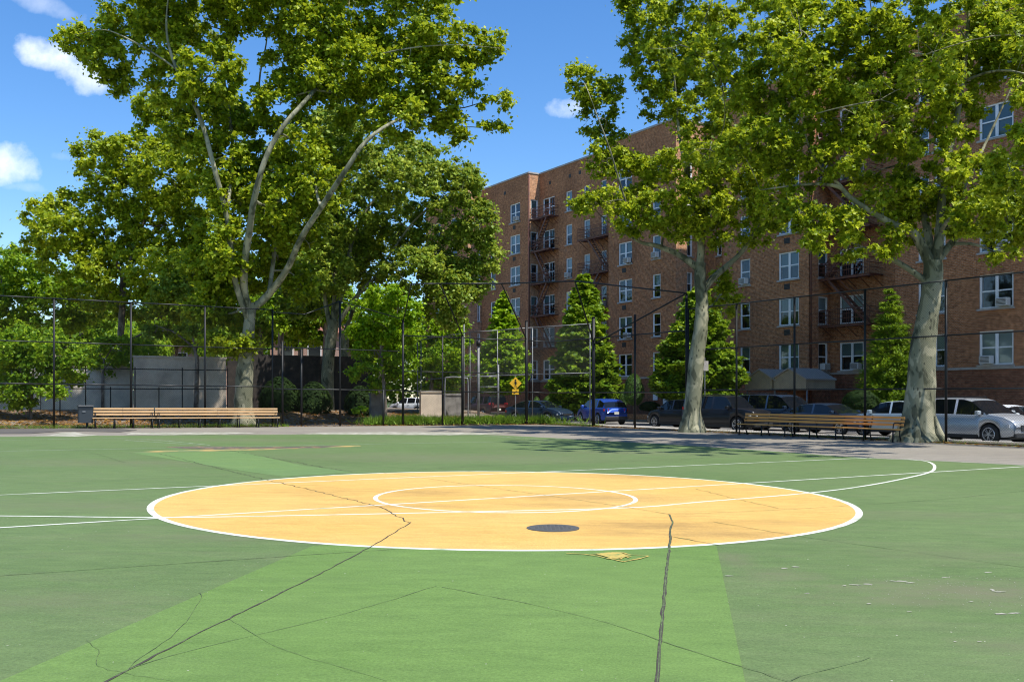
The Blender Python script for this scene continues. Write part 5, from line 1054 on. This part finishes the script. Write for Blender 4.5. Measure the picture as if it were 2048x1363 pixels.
b = MB(); b.tube([(0, 0, 0), (0, 0, 7.3)], [.055, .035], 8); b.build('pole', M['galv'], o, True); b = MB(); b.tube(catmull([(0, 0, 7.2), (-.3, 0, 7.4), (-.75, 0, 7.5)], 4), .03, 6); b.build('arm', M['galv'], o, True); b = MB(); b.bbox(-.14, .18, -.1, .1, 7.3, 7.55, .03); b.build('lamp_head', M['galv'], o)
# white parking sign seen right of the leaning trunk
p = Wp(1410, 797, 53); o = empty('street_sign', (p.x, p.y, gz(p.x)-.1), .2, 'blank backed white street sign beside the leaning plane trunk', 'sign'); b = MB(); b.tube([(0, .03, 0), (0, .03, 3.9)], .03, 8); b.build('post', M['galv'], o); b = MB(); b.bbox(-.2, .2, -.01, .01, 3.15, 3.7, .004); b.build('sign_plate', M['stone'], o)
# ------------------------------------------------------------------ vehicles
def paint(name, c, metal=.3): return mat(name, c, .34, metal, .35, coat=.6, noise=(1.1, tuple(v*.9 for v in c), .35, .7))
M['carglass'] = mat('dark car glass', (.006, .009, .013), .02, 0, .6); M['tyre'] = mat('tyre rubber', (.02, .02, .02), .85); M['rim'] = mat('alloy rim', (.55, .56, .58), .3, .8); M['plastic'] = mat('black plastic trim', (.02, .02, .02), .6)
M['headlamp'] = mat('headlamp lens', (.65, .68, .72), .1, .3, .8); M['taillamp'] = mat('red tail lamp', (.42, .012, .015), .2, 0, .7, coat=.5); M['plate'] = mat('number plate', (.62, .6, .5), .5)
TYPES = {
 'sedan': dict(L=4.75, W=1.82, wb=2.78, wr=.33, prof=[(-2.37, .72), (-2.32, .98), (-1.75, 1.08), (-1.05, 1.38), (-.55, 1.45), (.15, 1.45), (.55, 1.38), (1.30, .99), (1.9, .90), (2.25, .76), (2.37, .60)], belt=.98, wz=(-1.65, 1.22)),
 'suv': dict(L=4.7, W=1.88, wb=2.75, wr=.37, prof=[(-2.35, .80), (-2.33, 1.10), (-2.12, 1.58), (-1.9, 1.68), (-.9, 1.72), (.2, 1.70), (.55, 1.62), (1.28, 1.13), (1.9, 1.03), (2.22, .88), (2.35, .66)], belt=1.10, wz=(-2.2, 1.2)),
 'hatch': dict(L=4.4, W=1.82, wb=2.65, wr=.35, prof=[(-2.2, .75), (-2.17, 1.06), (-1.85, 1.40), (-1.35, 1.55), (-.5, 1.60), (.2, 1.57), (.55, 1.50), (1.2, 1.06), (1.75, .97), (2.07, .80), (2.2, .6)], belt=1.04, wz=(-2.0, 1.12)),
 'boxsuv': dict(L=4.6, W=1.85, wb=2.7, wr=.37, prof=[(-2.3, .85), (-2.29, 1.12), (-2.2, 1.68), (-2.0, 1.78), (-.9, 1.80), (.35, 1.79), (.6, 1.73), (1.1, 1.18), (1.8, 1.12), (2.2, 1.02), (2.3, .7)], belt=1.14, wz=(-2.25, 1.05)),
 'van': dict(L=5.1, W=1.95, wb=3.0, wr=.36, prof=[(-2.55, .85), (-2.54, 1.15), (-2.42, 1.72), (-2.2, 1.86), (-.9, 1.90), (.7, 1.86), (1.05, 1.76), (1.8, 1.18), (2.2, 1.06), (2.45, .88), (2.55, .66)], belt=1.15, wz=(-2.45, 1.7)),
}
def vehicle(name, label, kind, colour, p, heading, z, cat='car', group='cars parked along the street'):
    T = TYPES[kind]; Lh = T['L']/2; Wd = T['W']/2; o = empty(name, (p.x, p.y, z), heading, label, cat, group); wr = T['wr']; ax = (T['wb']/2, -T['wb']/2); ax = (ax[0]+.02, ax[1]+.02)
    pr_ = T['prof']; rx_ = [a for a, _ in pr_]; rz_ = [b_ for _, b_ in pr_]; roof = max(rz_); belt = T['belt']
    xs = sorted(set([round(v, 3) for v in np.linspace(-Lh, Lh, 46)]+[round(v, 3) for v in rx_]+[round(a+wr*1.18*math.cos(t_), 3) for a in ax for t_ in np.linspace(0, math.pi, 11)]))
    xs = [x for i, x in enumerate(xs) if i == 0 or x-xs[i-1] > .004]
    S_ = []
    for x in xs:
        zt = float(np.interp(x, rx_, rz_)); e = abs(x)/Lh; w_ = Wd*(1-.16*e**7-.03*e**2); zb_ = .24+.10*e**6
        for a in ax:
            d = abs(x-a)
            if d < wr*1.18: zb_ = max(zb_, wr+math.sqrt(max(0, (wr*1.18)**2-d*d)))
        zbelt = min(belt+.03*(-x/Lh), zt-.05); q = max(0, (zt-zbelt-.05)/(roof-belt)); yt = w_*(.94-.20*min(1, q))
        zsh = zbelt-.04
        zmid = max(zb_+.02, min(.62, zsh-.08)); zlow = min(zb_+.10, zmid-.005)
        S_.append([(w_*.93, zb_), (w_*.985, zlow), (w_*1.0, zmid), (w_*.975, max(zsh, zmid+.01)), (w_*.935, max(zbelt, zmid+.02)), (yt, zt-.035), (yt*.86, zt-.004), (yt*.45, zt+.012), (0, zt+.018)])
    ns = 9; V = []; faces = {'body': [], 'side_window': [], 'windscreen': [], 'rear_window': []}
    for x, sec in zip(xs, S_):
        for (y, zz) in sec: V.append((x, y, zz))
        for (y, zz) in sec[:-1]: V.append((x, -y, zz))
    m_ = 2*ns-1
    idx = lambda i, k, s: i*m_+(k if s > 0 or k == ns-1 else ns+k)
    pill = [T['wz'][0]+(T['wz'][1]-T['wz'][0])*f for f in ((.5,) if kind == 'sedan' else (.30, .62))]
    xb0 = None
    for i in range(len(xs)-1):
        xm = (xs[i]+xs[i+1])/2; zt0, zt1 = S_[i][-1][1], S_[i+1][-1][1]; slope = (zt1-zt0)/(xs[i+1]-xs[i]); hgt = (zt0+zt1)/2-belt
        for s in (1, -1):
            for k in range(ns-1):
                f = (idx(i, k, s), idx(i+1, k, s), idx(i+1, k+1, s), idx(i, k+1, s)); f = f if s > 0 else f[::-1]; key = 'body'
                if k == 4 and T['wz'][0]+.05 < xm < T['wz'][1]-.02 and hgt > .14 and all(abs(xm-pp) > .04 for pp in pill): key = 'side_window%d%d' % (s > 0, sum(xm > pp for pp in pill)); faces.setdefault(key, [])
                if k >= 5 and slope < -.40 and xm > 0 and hgt > .02: key = 'windscreen'
                if k >= 5 and slope > .40 and xm < 0 and hgt > .06 and xm > -Lh+.02: key = 'rear_window'
                faces[key].append(f)
    for i_, s_ in ((0, -1), (len(xs)-1, 1)):
        loop = [idx(i_, k, 1) for k in range(ns)]+[idx(i_, k, -1) for k in range(ns-2, -1, -1)]; faces['body'].append(tuple(loop if s_ > 0 else loop[::-1]))
    def sub(key, nm, mt, push=0):
        fs = faces[key]
        if not fs: return
        ids = sorted({i for f in fs for i in f}); mp = {a: j for j, a in enumerate(ids)}
        return raw(nm, [V[i] for i in ids], [[mp[i] for i in f] for f in fs], mt, o, smooth=(key == 'body'))
    sub('body', 'body', colour); [sub(k_, 'side_window', M['carglass']) for k_ in sorted(faces) if k_.startswith('side_window')]; sub('windscreen', 'windscreen', M['carglass']); sub('rear_window', 'rear_window', M['carglass'])
    b = MB(); b.box(-Lh+.25, Lh-.25, -Wd+.22, Wd-.22, .2, .75); b.build('underbody', M['plastic'], o)
    for a in ax:
        for s in (1, -1):
            y = s*(Wd-.13); w0 = bpy.data.objects.new('wheel', None); COL.objects.link(w0); w0.parent = o; w0.location = (a, y, wr)
            b = MB(); b.tube([(0, -.11, 0), (0, -.10, 0), (0, .10, 0), (0, .11, 0)], [wr*.93, wr, wr, wr*.93], 28); b.build('tyre', M['tyre'], w0, True)
            b = MB(); yo = s*.112
            b.tube([(0, yo-s*.01, 0), (0, yo+s*.008, 0)], [wr*.68, wr*.66], 28, 1)
            for k in range(10): an = 2*math.pi*k/10+(.12 if k % 2 else -.12); b.bar((math.cos(an)*.05, yo+s*.016, math.sin(an)*.05), (math.cos(an)*wr*.64, yo+s*.012, math.sin(an)*wr*.64), .032, .022, 0)
            rg_ = [(math.cos(2*math.pi*k/24)*wr*.66, yo+s*.010, math.sin(2*math.pi*k/24)*wr*.66) for k in range(25)]; b.tube(rg_, .018, 6, 0, False); b.cyl((0, yo+s*.02, 0), .06, (0, 1, 0), .02, 14, 0)
            b.build('rim', [M['rim'], M['plastic']], w0)
    hz = float(np.interp(Lh-.12, rx_, rz_))
    def lens(xa, xb, ya, yb, z0, z1, nm, mt):
        b = MB(); b.prism([(xa, ya, z0), (xa, ya, z1), (xb, yb, z1-.02), (xb, yb, z0+.03)], (-.12 if xa > 0 else .12, 0, 0)); b.build(nm, mt, o)
    for s in (1, -1):
        zl = hz-.16; lens(Lh+.012-.02, Lh-.17, s*Wd*.50, s*Wd*.90, zl-.10, zl+.06, 'headlight', M['headlamp'])
        zr = float(np.interp(-Lh+.04, rx_, rz_))-.16; lens(-Lh-.012+.01, -Lh+.11, s*Wd*.56, s*Wd*.905, zr-.09, zr+.09, 'taillight', M['taillamp'])
        xm_ = T['wz'][1]-.22; b = MB(); b.bbox(xm_-.09, xm_+.09, *sorted((s*(Wd*.93), s*(Wd*.93+.2))), belt+.0, belt+.15, .03); b.build('door_mirror', colour, o)
        for hx in (pill[0]-.25, pill[-1]-.25): b = MB(); b.box(hx-.09, hx+.09, *sorted((s*(Wd*.975), s*(Wd*.975+.03))), belt-.17, belt-.13); b.build('door_handle', colour, o)
        b = MB(); b.box(ax[1]+wr*1.25, ax[0]-wr*1.25, *sorted((s*Wd*.90, s*(Wd*1.0+.004))), .22, .34); b.build('side_sill', M['plastic'], o)
    b = MB(); b.bbox(Lh-.06, Lh+.022, -Wd*.44, Wd*.44, .50, hz-.14, .01); b.build('grille', M['plastic'], o)
    b = MB(); b.bbox(Lh-.10, Lh+.035, -Wd*.80, Wd*.80, .27, .44, .03); b.build('bumper', M['plastic'] if kind != 'sedan' else colour, o); b = MB(); b.bbox(-Lh-.035, -Lh+.10, -Wd*.82, Wd*.82, .30, .52, .03); b.build('bumper', M['plastic'] if kind != 'sedan' else colour, o)
    b = MB(); b.box(-Lh-.026, -Lh-.014, -.16, .16, .64, .80); b.build('number_plate', M['plate'], o)
    if kind in ('suv', 'boxsuv', 'van'):
        for s in (1, -1): b = MB(); b.tube([(-1.7, s*Wd*.66, roof+.045), (.15, s*Wd*.66, roof+.055)], .02, 6); b.tube([(-1.7, s*Wd*.66, roof-.02), (-1.7, s*Wd*.66, roof+.045)], .018, 6); b.tube([(.15, s*Wd*.66, roof-.02), (.15, s*Wd*.66, roof+.055)], .018, 6); b.build('roof_rail', M['plastic'], o)
    return o
HR = math.atan2(RD.y, RD.x); HL = HR+math.pi
def park(name, label, kind, c, px, r, dirn, yaw=0, cat='car'):
    p = on_r(px, r); return vehicle(name, label, kind, c, p, (HR if dirn > 0 else HL)+yaw, gz(p.x)-.16, cat)
silver = paint('silver paint', (.50, .53, .56), .55); darkb = paint('black paint', (.012, .014, .018), .2); navy = paint('navy paint', (.02, .04, .075), .3); blue = paint('bright blue paint', (.018, .075, .42), .3); dred = paint('dark red paint', (.20, .018, .016), .2); white = paint('white paint', (.68, .70, .72), 0); teal = paint('dark green paint', (.02, .06, .05), .3); pale = paint('pale blue grey paint', (.40, .50, .56), .4)
park('parked_car', 'silver crossover behind the fence at the right picture edge', 'suv', silver, 1945, 34.9, 1, -.10, 'suv')
park('parked_car', 'white saloon behind the silver crossover at far right', 'sedan', white, 2012, 39.2, 1)
park('parked_car', 'pale blue grey estate half hidden by the thick plane trunk', 'hatch', pale, 1800, 37.5, -1)
park('parked_car', 'dark saloon above the middle of the orange bench', 'sedan', navy, 1655, 36.9, 1, 0)
park('parked_car', 'dark blue van above the left end of the orange bench', 'van', navy, 1552, 38.8, 1, 0, 'van')
park('parked_car', 'black boxy four wheel drive right of the leaning plane trunk', 'boxsuv', darkb, 1452, 34.9, 1, .12, 'suv')
park('parked_car', 'black car nose showing left of the leaning plane trunk', 'hatch', darkb, 1365, 36.2, -1, 0)
park('parked_car', 'bright blue hatchback seen from behind next to the corner posts', 'hatch', blue, 1203, 37.0, -1, -.22)
park('parked_car', 'navy saloon facing right behind the backstop', 'sedan', navy, 1078, 34.6, 1, .28)
park('parked_car', 'small dark red car behind the bright blue hatchback', 'sedan', dred, 1152, 42.0, 1, 0)
park('parked_car', 'dark red rear lit car behind the pipe frame', 'boxsuv', paint('maroon paint', (.06, .014, .014), .2), 968, 38.0, -1, 0)
park('parked_car', 'white car with red lamps behind the left part of the backstop', 'hatch', white, 822, 41.0, -1, .5)
park('parked_car', 'dark green car in deep shade behind the fence left of the double trunk', 'sedan', teal, 600, 40, -1, .6)
